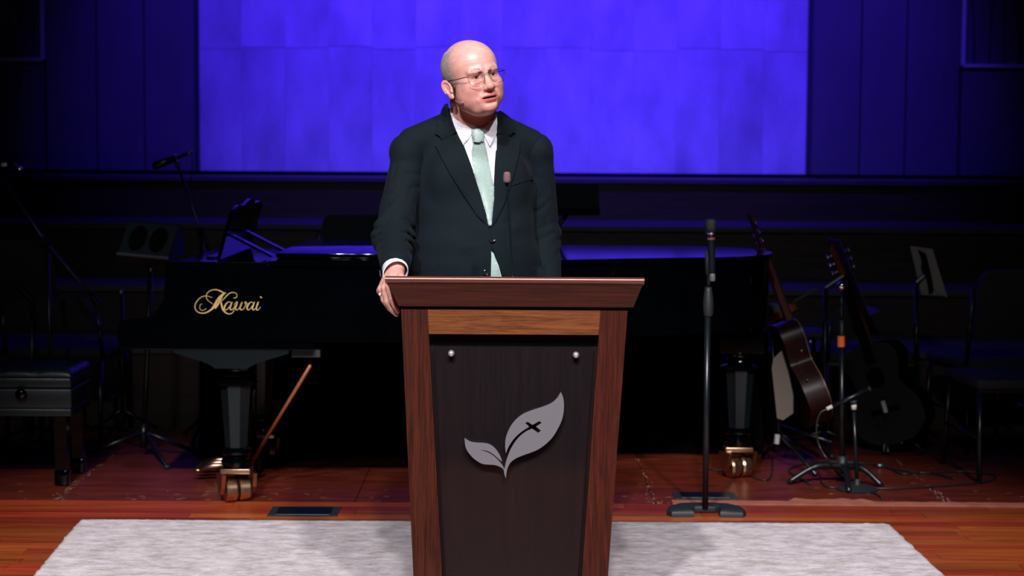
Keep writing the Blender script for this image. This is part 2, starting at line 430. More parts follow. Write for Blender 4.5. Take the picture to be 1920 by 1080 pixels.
# choir risers behind the stage
prev = 0.0
for i in range(4):
    mb = MB(); mb.box((-9, RD[i], prev - (0.02 if i else 0.02)), (9, RD[i+1] + 0.02, RZ[i] - 0.035))
    o = mb.build('trim_%d' % (i + 1), M['step_wood']); o['kind'] = 'structure'; 
    MB().box((-9, RD[i] - 0.025, RZ[i] - 0.034), (9, RD[i+1] - 0.001, RZ[i]), bev=0.004).build('tread', M['tread'], o)
    prev = RZ[i]
# rear wall: pale boards in the middle, darker boards at the sides, cut-off wash light painted in
wb_z = RZ[3]
mb = MB(); mb.box((-9, WALL_Y + 0.03, 0), (9, WALL_Y + 0.2, 6.5))
wall = mb.build('wall_back', M['black_matte']); wall['kind'] = 'structure'
def wx(px): return P(px, 200, WALL_Y).x
zj = P(960, 92, WALL_Y).z
cols = [372 + (1512 - 372) / 14 * i for i in range(15)]
for i in range(14):
    a, b_ = wx(cols[i]), wx(cols[i+1])
    dzs = random.uniform(-0.012, 0.012)
    for (za, zb) in ((wb_z + 0.02, zj + dzs), (zj + dzs + 0.003, 4.3), (4.303, 6.4)):
        MB().box((a + 0.0005, WALL_Y + random.uniform(-0.0018, 0.0), za), (b_ - 0.0005, WALL_Y + 0.035, zb)).build('wall_board', M['wall'], wall)
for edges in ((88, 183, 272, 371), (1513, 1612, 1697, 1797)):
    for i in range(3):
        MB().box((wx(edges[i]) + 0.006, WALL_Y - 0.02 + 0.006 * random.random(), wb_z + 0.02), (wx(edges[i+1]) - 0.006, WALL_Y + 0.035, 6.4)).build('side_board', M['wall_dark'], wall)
for px in (371, 1516):
    MB().box((wx(px) - 0.014, WALL_Y - 0.055, wb_z + 0.02), (wx(px) + 0.014, WALL_Y + 0.01, 6.4)).build('edge_strip', M['wall_frame'], wall)
mb = MB(); mb.box((-9, WALL_Y - 0.07, wb_z - 0.001), (9, WALL_Y + 0.03, wb_z + 0.028), bev=0.004)
o = mb.build('baseboard_back', M['drape']); o['kind'] = 'structure'
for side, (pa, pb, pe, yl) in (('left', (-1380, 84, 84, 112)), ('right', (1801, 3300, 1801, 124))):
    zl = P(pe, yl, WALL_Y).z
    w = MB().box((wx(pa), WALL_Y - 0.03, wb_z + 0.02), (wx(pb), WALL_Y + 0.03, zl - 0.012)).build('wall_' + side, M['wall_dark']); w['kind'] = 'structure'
    # decorative relief panel above the ledge
    vis = (-60, 84) if side == 'left' else (1801, 1990)
    xa, xb = wx(vis[0]), wx(vis[1])
    th = empty('relief_panel', ((xa + xb) / 2, WALL_Y, zl), 'dark reed relief panel in a pale frame, upper %s corner' % side, 'wall panel')
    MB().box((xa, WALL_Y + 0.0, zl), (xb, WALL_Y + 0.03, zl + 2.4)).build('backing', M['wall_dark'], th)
    xe = wx(pe)
    MB().box((xe - 0.014, WALL_Y - 0.05, zl), (xe + 0.014, WALL_Y - 0.001, zl + 2.4), bev=0.004).build('upright_frame', M['frame_pale'], th, label='pale green upright strip')
    MB().box((xa, WALL_Y - 0.05, zl - 0.012), (xb, WALL_Y - 0.001, zl + 0.012), bev=0.004).build('sill_frame', M['frame_pale'], th)
    for k in range(6):
        sx = xa + (xb - xa) * (0.12 + 0.15 * k); pts = []
        top = sx + random.uniform(-0.12, 0.12)
        for t in range(7):
            u = t / 6; pts.append((sx + (top - sx) * u * u, WALL_Y - 0.006, zl + 0.03 + u * 0.9))
        MB().tube(pts, 0.007, 6).build('reed_stem', M['wall_frame'], th)
        c = Vector(pts[-2])
        if side == 'right' or k % 2: 
            mb = MB(); mb.ball(c, 0.05, 10, (0.55, 0.18, 1.6)); mb.build('reed_leaf', M['wall_frame'], th, smooth=True)

# ================================================================ RUG
rc = [F(152, 976.5), F(1664, 984)]
ra = F(65, 1080); rb = F(1768, 1080)
def ext(a, b, yy):
    t = (yy - a.y) / (b.y - a.y); return a + (b - a) * t
q = [rc[0], rc[1], ext(rc[1], rb, 4.75), ext(rc[0], ra, 4.75)]
mb = MB(); nx, ny = 220, 70; v = []; f = []
for j in range(ny + 1):
    for i in range(nx + 1):
        u, w_ = i / nx, j / ny
        p = (q[0] * (1-u) + q[1] * u) * (1 - w_) + (q[3] * (1-u) + q[2] * u) * w_
        e = 0.0025 if (i in (0, nx) or j in (0, ny)) else 0.0
        p = Vector((p.x + random.gauss(0, e), p.y + random.gauss(0, e), 0.011 + random.gauss(0, 0.0006) - (0.004 if e else 0)))
        v.append(p)
for j in range(ny):
    for i in range(nx):
        a = j*(nx+1)+i; f.append((a, a+nx+1, a+nx+2, a+1))
mb.add(v, f)
bd = [i for i in range(nx+1)] + [j*(nx+1)+nx for j in range(1, ny+1)] + [ny*(nx+1)+i for i in range(nx-1, -1, -1)] + [j*(nx+1) for j in range(ny-1, 0, -1)]
base = len(mb.v)
for i in bd:
    p = Vector(mb.v[i]); mb.v.append((p.x, p.y, 0.0008))
L_ = len(bd)
for k in range(L_):
    k2 = (k + 1) % L_; mb.f.append((bd[k], bd[k2], base + k2, base + k))
tag(mb.build('area_rug', M['rug'], smooth=True), 'large pale grey woven area rug under the wooden lectern', 'rug')

# ================================================================ FLOOR POCKETS
def floor_box(corners, label):
    c = [F(*p) for p in corners]
    cx = sum(p.x for p in c) / 4; cy = sum(p.y for p in c) / 4
    t = empty('floor_pocket', (cx, cy, 0), label, 'floor socket')
    x0, x1 = min(c[0].x, c[3].x), max(c[1].x, c[2].x); y0, y1 = c[3].y, c[0].y
    MB().box((x0, y0, 0.0003), (x1, y1, 0.004), bev=0.001).build('frame', M['black_rubber'], t)
    MB().box((x0 + 0.03, y0 + 0.02, 0.0041), (x1 - 0.03, y1 - 0.02, 0.0065), bev=0.001).build('lid', M['black_metal'], t)
    for sx in (x0 + 0.012, x1 - 0.012):
        for sy in (y0 + 0.014, y1 - 0.014):
            MB().lathe([(0.004, 0.004), (0.004, 0.0052)], (sx, sy, 0), 8).build('screw', M['steel'], t)
floor_box([(512, 951), (637, 951), (632, 969), (502, 969)], 'black metal floor pocket with hinged lid left of the lectern')
floor_box([(1260, 923), (1375, 924), (1381, 937), (1266, 937)], 'dark flat floor pocket behind the round based microphone stand')

# ================================================================ LECTERN
LY = 5.20
t = empty('lectern', (P(960, 1000, LY).x, LY + 0.22, 0), 'walnut lectern with flared top and a silver leaf emblem on its dark front', 'lectern')
LEC = t
def lp(px, py, Y=LY): return P(px, py, Y)
# body front frame: tapered stiles
tl, tr_ = lp(752, 580), lp(1177, 580); bl, br = lp(775, 1080), lp(1140, 1080)
def xat(side, z):
    a, b_ = (tl, bl) if side < 0 else (tr_, br)
    return a.x + (b_.x - a.x) * (a.z - z) / (a.z - b_.z)
itl, itr = lp(804, 626), lp(1123, 626); ibl, ibr = lp(829, 1080), lp(1091, 1080)
def ixat(side, z):
    a, b_ = (itl, ibl) if side < 0 else (itr, ibr)
    return a.x + (b_.x - a.x) * (a.z - z) / (a.z - b_.z)
zt = tl.z; z0 = 0.07; DEP = 0.40
zr = itl.z
def hexbar(xa0, xb0, xa1, xb1, zlo, zhi, y0, y1):
    # xa0,xb0 at zlo; xa1,xb1 at zhi
    return [Vector(c) for c in ((xa0, y0, zlo), (xb0, y0, zlo), (xb0, y1, zlo), (xa0, y1, zlo), (xa1, y0, zhi), (xb1, y0, zhi), (xb1, y1, zhi), (xa1, y1, zhi))]
MB().hexa(hexbar(xat(-1, z0), ixat(-1, z0), xat(-1, zt), ixat(-1, zt), z0, zt, LY, LY + 0.04)).build('stile', M['walnut_v'], t)
MB().hexa(hexbar(ixat(1, z0), xat(1, z0), ixat(1, zt), xat(1, zt), z0, zt, LY, LY + 0.04)).build('stile', M['walnut_v'], t)
MB().hexa(hexbar(ixat(-1, zr) + .0006, ixat(1, zr) - .0006, ixat(-1, zt) + .0006, ixat(1, zt) - .0006, zr, zt, LY - 0.0015, LY + 0.038)).build('top_rail', M['amber_h'], t, label='lighter amber wooden rail')
MB().hexa(hexbar(ixat(-1, z0) + .0006, ixat(1, z0) - .0006, ixat(-1, z0 + .09) + .0006, ixat(1, z0 + .09) - .0006, z0, z0 + 0.09, LY + 0.001, LY + 0.038)).build('bottom_rail', M['walnut_h'], t)
# sides and back
for s in (-1, 1):
    a, b_ = (xat(s, z0), xat(s, zt))
    i0, i1 = (a + 0.02, b_ + 0.02) if s < 0 else (a - 0.02, b_ - 0.02)
    MB().hexa(hexbar(min(a, i0), max(a, i0), min(b_, i1), max(b_, i1), z0, zt, LY + 0.0402, LY + DEP)).build('side_panel', M['walnut_v'], t)
MB().hexa(hexbar(xat(-1, z0) + .03, xat(1, z0) - .03, xat(-1, z0 + .3) + .03, xat(1, z0 + .3) - .03, z0, z0 + 0.03, LY + 0.045, LY + DEP - 0.01)).build('shelf', M['walnut_h'], t)
MB().hexa(hexbar(xat(-1, 0.6) + .022, xat(1, 0.6) - .022, xat(-1, .6) + .022, xat(1, .6) - .022, 0.6, 0.62, LY + 0.06, LY + DEP - 0.01)).build('shelf', M['walnut_h'], t)
# recessed veneer panel
MB().hexa(hexbar(ixat(-1, z0) - .01, ixat(1, z0) + .01, ixat(-1, zt - .02) - .01, ixat(1, zt - .02) + .01, z0, zt - 0.02, LY + 0.041, LY + 0.052)).build('front_panel', M['panel_v'], t, label='dark veneer front panel')
# plinth
MB().box((xat(-1, 0) - .012, LY - .012, 0.0140), (xat(1, 0) + .012, LY + DEP + .012, z0 - .0005), bev=0.004).build('plinth', M['walnut_h'], t)
# clear acrylic plate held by four standoffs
az1 = lp(960, 632).z; ay = LY + 0.008
ax = lambda s, z: ixat(s, z) - s * 0.010
MB().hexa(hexbar(ax(-1, .085), ax(1, .085), ax(-1, az1), ax(1, az1), 0.085, az1, ay, ay + 0.006)).build('acrylic_plate', M['acrylic'], t, label='clear acrylic plate over the dark panel')
# veneer board carried behind the acrylic: its top edge stands a little below the rail
vz = lp(960, 650, LY+.02).z
MB().hexa(hexbar(ax(-1, .085)+.003, ax(1, .085)-.003, ax(-1, vz)+.003, ax(1, vz)-.003, 0.085, vz, LY + 0.017, LY + 0.0405)).build('veneer_board', M['panel_v'], t)
for (px, py) in ((846, 663), (1080, 666)):
    c = lp(px, py, LY - 0.004)
    Mx = Matrix.Translation(c) @ Matrix.Rotation(R(90), 4, 'X')
    mb = MB(); mb.lathe([(0.0001, 0.0085), (0.004, 0.0078), (0.0075, 0.005), (0.0095, 0.0), (0.0095, -0.011)], (0, 0, 0), 20, Mx)
    mb.build('standoff', M['standoff'], t, auto=40, label='round chrome standoff cap')
for s in (-1, 1):
    c = Vector((ax(s, .125) - s * .03, LY - 0.004, .125))
    Mx = Matrix.Translation(c) @ Matrix.Rotation(R(90), 4, 'X')
    MB().lathe([(0.0001, 0.0085), (0.004, 0.0078), (0.0075, 0.005), (0.0095, 0.0), (0.0095, -0.011)], (0, 0, 0), 20, Mx).build('standoff', M['standoff'], t, auto=40, label='round chrome standoff cap')
# flared crown
ctl, ctr = lp(727, 520), lp(1203, 523); cbl, cbr = lp(748, 573), lp(1187, 577)
cz1 = ctl.z; cz0 = cbl.z
fy0, fy1 = LY - 0.012, LY - 0.05     # front face leans outwards to the top
dback = LY + DEP + 0.015
zs = cz1 - 0.075                    # back edge of the slanted desk
LXl, LXr = ctl.x, ctr.x; BXl, BXr = cbl.x, cbr.x
def fascia(name, pts, mat): return MB().hexa([Vector(p) for p in pts]).build(name, mat, t)
th = 0.02
fascia('front_fascia', [(BXl, fy0, cz0), (BXr, fy0, cz0), (BXr, fy0 + th, cz0), (BXl, fy0 + th, cz0), (LXl, fy1, cz1 - .012), (LXr, fy1, cz1 - .012), (LXr, fy1 + th, cz1 - .012), (LXl, fy1 + th, cz1 - .012)], M['walnut_h'])
for s in (-1, 1):
    bx, tx = (BXl, LXl) if s < 0 else (BXr, LXr)
    bi, ti = bx - s * th, tx - s * th
    f_ = [(bx, fy0 + th + .0003, cz0), (bi, fy0 + th + .0003, cz0), (bi, dback, cz0), (bx, dback, cz0), (tx, fy1 + th + .0003, cz1 - .012), (ti, fy1 + th + .0003, cz1 - .012), (ti, dback, zs - .012), (tx, dback, zs - .012)]
    if s > 0: f_ = [f_[1], f_[0], f_[3], f_[2], f_[5], f_[4], f_[7], f_[6]]
    fascia('side_fascia', f_, M['walnut_h'])
# desk board with a rounded front lip
mb = MB(); prof = []
rr = 0.010
for k in range(9):
    a = math.pi/2 + math.pi * k / 8
    prof.append((fy1 - 0.004 + rr * math.cos(a) + 0.006, cz1 - 0.0025 + rr * math.sin(a) - 0.0))
prof += [(dback + .01, zs - 0.012), (dback + .01, zs + 0.008)]
n = len(prof); v = []; f = []
for x in (LXl - .004, LXr + .004): v += [(x, p[0], p[1]) for p in prof]
for k in range(n): f.append((k, (k+1) % n, n + (k+1) % n, n + k))
f.append(tuple(range(n))); f.append(tuple(n + k for k in reversed(range(n))))
mb.add(v, f)
M['desk'] = wood('lacquered_desk', (0.07, 0.014, 0.007), (0.16, 0.036, 0.016), 0, 0.34, 0.5)
M['desk'].node_tree.nodes['Principled BSDF'].inputs['Coat Roughness'].default_value = .22
mb.build('desk_board', M['desk'], t, auto=50)
MB().box((LXl + .05, dback - .02, zs + .006), (LXr - .05, dback, zs + .028), bev=.003).build('book_stop', M['walnut_h'], t)
# neck between crown and body
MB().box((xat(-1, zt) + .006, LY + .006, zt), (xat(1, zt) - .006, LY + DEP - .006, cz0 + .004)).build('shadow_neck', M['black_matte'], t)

# silver leaf emblem
def zc(X, Y): return (820 + X / 4.911, 700 + Y / 4.911)
big = [(1137,172),(1160,230),(1166,320),(1150,420),(1110,510),(1060,590),(1000,650),(930,700),(860,730),(790,755),(730,780),(680,815),(652,860),(638,910),(632,968),
       (618,930),(613,895),(620,868),(640,790),(670,710),(710,640),(760,580),(820,535),(873,512),(928,550),(955,528),(910,492),(962,456),(940,440),(876,475),(832,446),(808,458),(845,492),(820,508),(760,550),(700,610),(655,680),(632,738),
       (625,680),(628,610),(645,550),(680,480),(730,420),(790,375),(860,345),(930,322),(1000,298),(1060,268),(1105,225)]
cor = [0, 14, 17, 23, 24, 25, 26, 27, 28, 29, 30, 31, 32, 37]
small = [(250,597),(300,628),(360,640),(420,642),(480,655),(530,690),(570,745),(590,790),(594,815),(550,775),(500,735),(450,712),(385,703),(450,722),(510,754),(560,800),(600,848),(614,878),(614,892),(600,875),(570,858),(530,845),(480,841),(420,835),(370,810),(320,770),(280,720),(258,670)]
cor2 = [0, 8, 12, 17, 18]
em = MB()
def efn(u, v_, t_):
    px, py = zc(u, v_); return P(px, py, LY - 0.012) + Vector((0, t_, 0))
em.prism(catmull(big, 4, True, cor), efn, 0.0, 0.008)
em.prism(catmull(small, 4, True, cor2), efn, 0.0, 0.008)
emo = em.build('leaf_emblem', M['emblem'], t, label='brushed silver two leaf emblem with a cut out cross')
for (X, Y) in ((900, 600), (760, 480), (420, 780)):
    c = efn(X, Y, 0.008); MB().cyl(c, c + Vector((0, 0.0118, 0)), 0.004, 8).build('emblem_pin', M['steel'], emo)

# gooseneck microphone on the desk
mt = empty('gooseneck_microphone', P(961, 519, LY + .12), 'thin black gooseneck microphone with a mauve foam tip on the lectern', 'microphone')
gb = P(961, 523, LY + .14)
zdesk = cz1 - .002 + (zs - cz1) * ((gb.y - fy1) / (dback - fy1)) + .008
gb = Vector((gb.x, gb.y, zdesk))
pts = [gb, gb + Vector((0, 0, .02))] + [P(px, py, LY + .14) for px, py in ((960, 500), (957, 450), (954, 400), (951, 355), (950.5, 342))]
pts = catmull([tuple(p) for p in pts], 5)
MB().tube(pts, 0.0026, 8).build('gooseneck', M['black_metal'], mt, smooth=True)
MB().lathe([(0.02, 0), (0.02, .004), (0.008, .012), (0.004, .02)], gb, 16).build('base', M['black_metal'], mt, auto=40)
M['mauve'] = simple('mauve_foam', (0.155, 0.085, 0.095), 0.9, noise=0.2, nscale=300, bump=0.6, bscale=500)
c = P(950.5, 341, LY + .14)
MB().lathe([(0.003, -.004), (0.0085, -.003), (0.0112, .001), (0.0118, .008), (0.0112, .020), (0.0100, .0265), (0.007, .0300), (0.0005, .0310)], c, 16).build('foam_windscreen', M['mauve'], mt, smooth=True, label='mauve foam windscreen')
MB().lathe([(0.0055, -.012), (0.006, -.005), (0.0052, .002)], c, 12).build('capsule', M['chrome'], mt, auto=40)
# ================================================================ GRAND PIANO
PY = 7.08
pt = empty('grand_piano', (P(1000, 800, 7.7).x, 7.7, 0), 'long black lacquered grand piano with gold script lettering, behind the lectern', 'piano')
def rim_outline():
    near = catmull([(-0.55, PY), (-0.25, PY + .03), (0.02, 7.17), (0.30, 7.31), (0.58, 7.42), (0.85, 7.50), (1.03, 7.61), (1.135, 7.78), (1.15, 7.98), (1.10, 8.16), (0.98, 8.29)], 6)
    return [(-1.40, PY)] + near + [(0.85, 8.34), (-1.40, 8.35)]
ro = rim_outline()
def inset(poly, d):
    c = []; n = len(poly)
    for i in range(n):
        a = Vector(poly[i-1]); b = Vector(poly[i]); e = Vector(poly[(i+1) % n])
        n1 = (b - a).normalized(); n2 = (e - b).normalized()
        nn = Vector((-(n1.y + n2.y), n1.x + n2.x)).normalized(); k = max(0.4, nn.dot(Vector((-n1.y, n1.x))))
        c.append(tuple(b + nn * d / k))
    return c
up = lambda u, v, t_: Vector((u, v, t_))
MB().prism(ro, up, 0.68, 0.985).build('rim', M['piano'], pt, auto=35)
lid_out = [p for p in inset(ro, -0.012)]
main_lid = [(-0.98, PY - .012)] + [p for p in lid_out[1:-2]] + [(0.85, 8.352), (-0.98, 8.362)]
MB().prism(main_lid, up, 0.988, 1.010).build('lid', M['piano'], pt, auto=35)
MB().box((-0.97, 7.22, 1.0115), (-0.47, 8.33, 1.032), bev=.004).build('front_lid_flap', M['piano'], pt, auto=35)
for yy in (7.4, 7.8, 8.2): MB().cyl((-0.98, yy - .05, 1.012), (-0.98, yy + .05, 1.012), .005, 8).build('hinge', M['brass'], pt)
MB().box((-1.40, PY + .004, 0.986), (-0.99, 7.19, 1.004), bev=.004).build('side_ledge', M['piano'], pt)
# key bed, cheeks, key blocks, fallboard
MB().box((-1.592, PY + .006, 0.648), (-0.80, 8.34, 0.6795), bev=.0015).build('key_bed', M['piano'], pt)
MB().box((-0.898, PY + .05, 0.612), (-0.78, PY + .17, 0.6478), bev=.003).build('beam', M['black_matte'], pt)
for (ya, yb) in ((PY + .002, PY + .075), (8.275, 8.348)):
    poly = [(-1.592, .68)] + catmull([(-1.598, .70), (-1.594, .745), (-1.575, .762), (-1.53, .766), (-1.48, .775), (-1.44, .80), (-1.412, .84), (-1.402, .90), (-1.4005, .984)], 5) + [(-1.4005, .68)]
    MB().prism(poly, lambda u, v, t_: Vector((u, t_, v)), ya, yb).build('cheek', M['piano'], pt, auto=40)
MB().box((-1.585, PY + .077, .6805), (-1.55, 8.273, .71), bev=.003).build('key_slip', M['piano'], pt)
mb = MB(); k0 = PY + .13; kw = (8.22 - k0) / 52
for k in range(52): mb.box((-1.548, k0 + k*kw + .0006, .69), (-1.402, k0 + (k+1)*kw - .0006, .722))
o = mb.build('white_keys', simple('ivory_key', (.7, .68, .62), .3), pt); 
mb = MB()
for k in range(51):
    if k % 7 in (0, 1, 3, 4, 5): mb.box((-1.505, k0 + (k+1)*kw - .006, .7225), (-1.402, k0 + (k+1)*kw + .006, .733))
mb.build('black_keys', M['piano'], pt)
for (ya, yb) in ((PY + .077, k0 - .002), (8.222, 8.273)): MB().box((-1.549, ya, .6805), (-1.402, yb, .735), bev=.004).build('key_block', M['piano'], pt)
# music desk, seen edge on, with its rear prop
nb, nt_ = P(406, 488, 7.30), P(432, 392, 7.30)
mdv = nt_ - nb
def md(u, v, t_):  # u along Y (0..0.85 m), v up the panel
    return Vector((nb.x + mdv.x * v + t_, nb.y + u, nb.z + .004 + mdv.z * v))
pl = [(0, 0), (0.86, 0)] + catmull([(.86, .93), (.80, 1.0), (.74, 1.04), (.60, 1.02), (.5, 1.09), (.43, 1.13), (.36, 1.09), (.26, 1.02), (.12, 1.04), (.06, 1.0), (0, .93)], 4)
MB().prism(pl, md, 0.0, 0.016).build('music_desk', M['piano'], pt, auto=40)
MB().box((nb.x - .05, 7.27, .986), (nb.x + .30, 8.2, .997), bev=.003).build('desk_tray', M['piano'], pt)
for yy in (7.42, 7.80):
    a = md(yy - nb.y, .42, .018); b_ = Vector((a.x + .17, yy, 1.003))
    d = (b_ - a)
    MB().hexa([a + Vector((0, -.03, 0)), b_ + Vector((0, -.03, 0)), b_ + Vector((0, .03, 0)), a + Vector((0, .03, 0)),
               a + Vector((.008, -.03, .008)), b_ + Vector((.008, -.03, .008)), b_ + Vector((.008, .03, .008)), a + Vector((.008, .03, .008))]).build('desk_prop', M['piano'], pt)
MB().box((nb.x - .04, 7.29, .9975), (nb.x - .005, 8.17, 1.012), bev=.003).build('desk_ledge', M['piano'], pt)
# legs
def piano_leg(cx, cy, top, cone=True, yaw=0.0):
    g = MB()
    M4 = Matrix.Translation((cx, cy, 0)) @ Matrix.Rotation(yaw, 4, 'Z')
    prof = [(.060, .568), (.062, .560), (.060, .549), (.052, .545), (.058, .538), (.061, .530), (.058, .521), (.05, .516), (.066, .512), (.086, .505), (.088, .497), (.075, .489), (.05, .484)]
    leg = None
    a = MB().lathe([(r_, z) for r_, z in reversed(prof)], (0, 0, 0), 32, M4)
    # octagonal shaft
    v = []; f = []
    for (rad, z) in ((.044, .225), (.062, .485)):
        for k in range(8):
            an = math.pi/8 + math.pi/4 * k; v.append(M4 @ Vector((rad / math.cos(math.pi/8) * math.cos(an), rad / math.cos(math.pi/8) * math.sin(an), z)))
    for k in range(8): f.append((k, (k+1) % 8, 8 + (k+1) % 8, 8 + k))
    f += [tuple(reversed(range(8))), tuple(range(8, 16))]
    shaft = MB().add(v, f).build('leg', M['piano_satin'], pt)
    a.build('upper_turning', M['piano'], shaft, auto=25)
    WORG[shaft.name] = worg(pt)
    prof = [(.05, .228), (.056, .222), (.062, .210), (.062, .203), (.055, .195), (.051, .188), (.06, .180), (.064, .168), (.062, .155), (.052, .148), (.050, .143)]
    MB().lathe(list(reversed(prof)), (0, 0, 0), 32, M4).build('lower_turning', M['piano'], shaft, auto=25)
    if top:
        pl = [(-.235, .6478), (-.232, .632)] + catmull([(-.19, .618), (-.14, .604), (-.09, .585), (-.066, .569)], 4) + catmull([(.066, .569), (.09, .585), (.14, .604), (.19, .618)], 4) + [(.232, .632), (.235, .6478)]
        MB().prism(pl, lambda u, v_, t_: M4 @ Vector((u, t_, v_)), -.128 if cy < 7.5 else -.065, .065).build('bracket', M['piano_satin'], shaft, auto=30)
    else:
        MB().box((-.1, -.09, .569), (.1, .09, .6795), M4, bev=.004).build('bracket', M['piano'], shaft)
    # brass double caster
    c = MB().box((-.062, -.05, .120), (.062, .05, .142), M4, bev=.004).build('caster', M['brass'], pt, auto=40, label='brass double wheeled caster')
    M5 = M4 @ Matrix.Rotation(R(25), 4, 'Z')
    for sx in (-.075, .058):
        MB().prism([(-.045, .118), (.045, .118), (.03, .06), (.012, .035), (-.012, .035), (-.03, .06)], lambda u, v_, t_: M5 @ Vector((t_, u, v_)), sx, sx + .016).build('caster_fork', M['brass'], c)
    for sx in (-.054, .003):
        Mw = M5 @ Matrix.Translation((sx, 0, .0485)) @ Matrix.Rotation(R(90), 4, 'Y')
        MB().lathe([(.02, 0), (.043, .002), (.048, .010), (.048, .042), (.043, .050), (.02, .052)], (0, 0, 0), 28, Mw).build('caster_wheel', M['brass'], c, auto=30)
    return shaft
l1 = F(441, 936); l2 = F(491, 866); l3 = F(1397, 893)
piano_leg(-1.137, 7.22, True)
piano_leg(-1.16, 8.12, True)
piano_leg(1.02, 7.82, False)
# pedal lyre
lc = Vector((-1.15, 7.72, 0))
MB().box((lc.x - .09, lc.y - .16, .07), (lc.x + .06, lc.y + .16, .13), bev=.008).build('lyre_box', M['piano'], pt)
for dy in (-.07, .07): MB().cyl((lc.x, lc.y + dy, .131), (lc.x, lc.y + dy * 1.2, .6475), .014, 10).build('lyre_post', M['piano'], pt, smooth=True)
for dy in (-.075, 0, .075):
    mb = MB(); 
    path = [(lc.x - .06, lc.y + dy, .075), (lc.x - .16, lc.y + dy, .068), (lc.x - .22, lc.y + dy, .052)]
    mb.tube(path, [.010, .013, .017], 10); mb.ball((lc.x - .225, lc.y + dy, .05), .019, 12, (1.2, 1, .55)); mb.build('pedal', M['brass'], pt, smooth=True, label='brass pedal')
ra_, rb_ = P(463, 882, 7.50), P(582, 685, 7.17)
MB().tube([ra_, rb_], [.008, .0072], 10).build('lyre_brace', M['brace_rod'], pt, smooth=True, label='copper brown lyre brace rod')
MB().tube([P(460, 878, 7.86), P(462, 700, 7.86)], .006, 8).build('lyre_brace', M['brace_rod'], pt, smooth=True, label='copper brown lyre brace rod')
MB().ball(ra_, .014, 10).build('brace_foot', M['brass'], pt, smooth=True)
# lettering on the side: gold script
def zk(X, Y): return P(340 + X / 3.857, 400 + Y / 3.857, PY - .0008)
strokes = [
 ([(150,655),(138,660),(133,678),(138,696),(156,702),(178,690),(182,690)], [4,4,4,4,4,3,2]),
 ([(228,655),(204,640),(183,616),(182,590),(196,568),(222,555),(250,552),(282,562),(306,575),(318,572)], [3,4,5,6,6,7,8,10,9,3]),
 ([(222,610),(196,600),(168,598),(138,610),(114,634),(100,662),(101,690),(117,712),(146,722),(178,718),(208,702),(230,682),(252,650),(276,612),(300,588),(322,576)], [3,4,5,6,7,7,7,7,8,9,12,17,26,24,16,3]),
 ([(245,690),(258,660),(276,628),(298,600)], [8,26,22,8]),
 ([(285,638),(306,620),(330,594),(350,578),(376,572),(397,580),(403,596),(394,610),(378,612)], [4,6,8,7,6,5,5,6,5]),
 ([(286,640),(292,666),(300,694),(318,716),(340,727),(362,724),(378,708),(380,688)], [10,13,13,10,7,6,5,3]),
 ([(362,648),(346,640),(328,650),(314,672),(312,692),(324,698),(342,684),(356,662)], [4,5,9,12,10,6,5,4]),
 ([(368,640),(358,664),(352,686),(360,698),(376,688),(392,664)], [5,11,11,7,5,4]),
 ([(380,662),(396,643),(404,642),(398,664),(390,686),(398,698),(414,690),(430,664),(440,642)], [3,5,8,11,11,7,5,4,5]),
 ([(440,642),(430,666),(424,688),(434,698),(450,690),(464,668),(470,648),(464,640),(458,648),(468,656),(482,652)], [9,11,10,7,5,6,7,6,4,4,3]),
 ([(522,650),(508,642),(492,650),(478,672),(476,690),(486,698),(502,686),(516,664)], [4,5,9,12,10,6,5,4]),
 ([(530,640),(520,664),(514,686),(521,698),(536,688),(550,664)], [5,11,11,7,5,4]),
 ([(558,640),(550,660),(542,686),(548,700),(560,694),(574,676)], [7,12,11,7,5,3]),
 ([(570,604),(576,607),(581,612)], [9,12,7]),
]
mb = MB()
for pts, ws in strokes:
    q = catmull([(p[0], p[1], w) for p, w in zip(pts, ws)], 6)
    v = []; f = []
    for i, (x, y, w) in enumerate(q):
        a = q[max(i-1, 0)]; b_ = q[min(i+1, len(q)-1)]
        dx, dy = b_[0]-a[0], b_[1]-a[1]; l = math.hypot(dx, dy) or 1
        nx_, ny_ = -dy/l*w*.43, dx/l*w*.43
        for s in (1, -1):
            p = zk(x + nx_*s, y + ny_*s); v.append(p)
    m_ = len(v)
    v += [p + Vector((0, .0007, 0)) for p in v]
    for i in range(len(q)-1):
        a, b_, c, d = 2*i, 2*i+1, 2*i+3, 2*i+2
        f += [(a, b_, c, d), (m_+d, m_+c, m_+b_, m_+a), (a, d, m_+d, m_+a), (b_, m_+b_, m_+c, c)]
    mb.add(v, f)
mb.build('lettering', M['gold_print'], pt, label='gold script lettering')

# black draped flight case under and behind the piano
dr = MB(); nfold = 90; v = []; f = []
x0, x1 = P(374, 800, 8.42).x, P(1432, 800, 8.42).x
for k in range(nfold + 1):
    x = x0 + (x1 - x0) * k / nfold; yy = 8.42 + .012 * math.sin(k * 1.1) + .006 * math.sin(k * 2.7)
    v += [(x, yy, .002), (x, yy + .004, .30), (x, 8.44, .62), (x, 8.56, .62), (x, 8.56, .002)]
for k in range(nfold):
    for j in range(5):
        a = k*5 + j; b_ = k*5 + (j+1) % 5; f.append((a, b_, b_ + 5, a + 5))
f += [(0, 1, 2, 3, 4), tuple(nfold*5 + j for j in (4, 3, 2, 1, 0))]
dr.add(v, f)
tag(dr.build('draped_case', M['drape'], auto=60), 'long low case under a matte black drape, standing behind the grand piano', 'case')

# ================================================================ PIANO BENCH
bt = empty('piano_bench', (-2.2, 7.7, 0), 'black tufted leather piano bench with knob, far left in front of the microphone stands', 'bench')
bx1 = P(135, 740, 7.50).x; bx0 = bx1 - .80; by0, by1 = 7.50, 7.86
bz1 = .497; bz0 = P(100, 782, 7.5).z
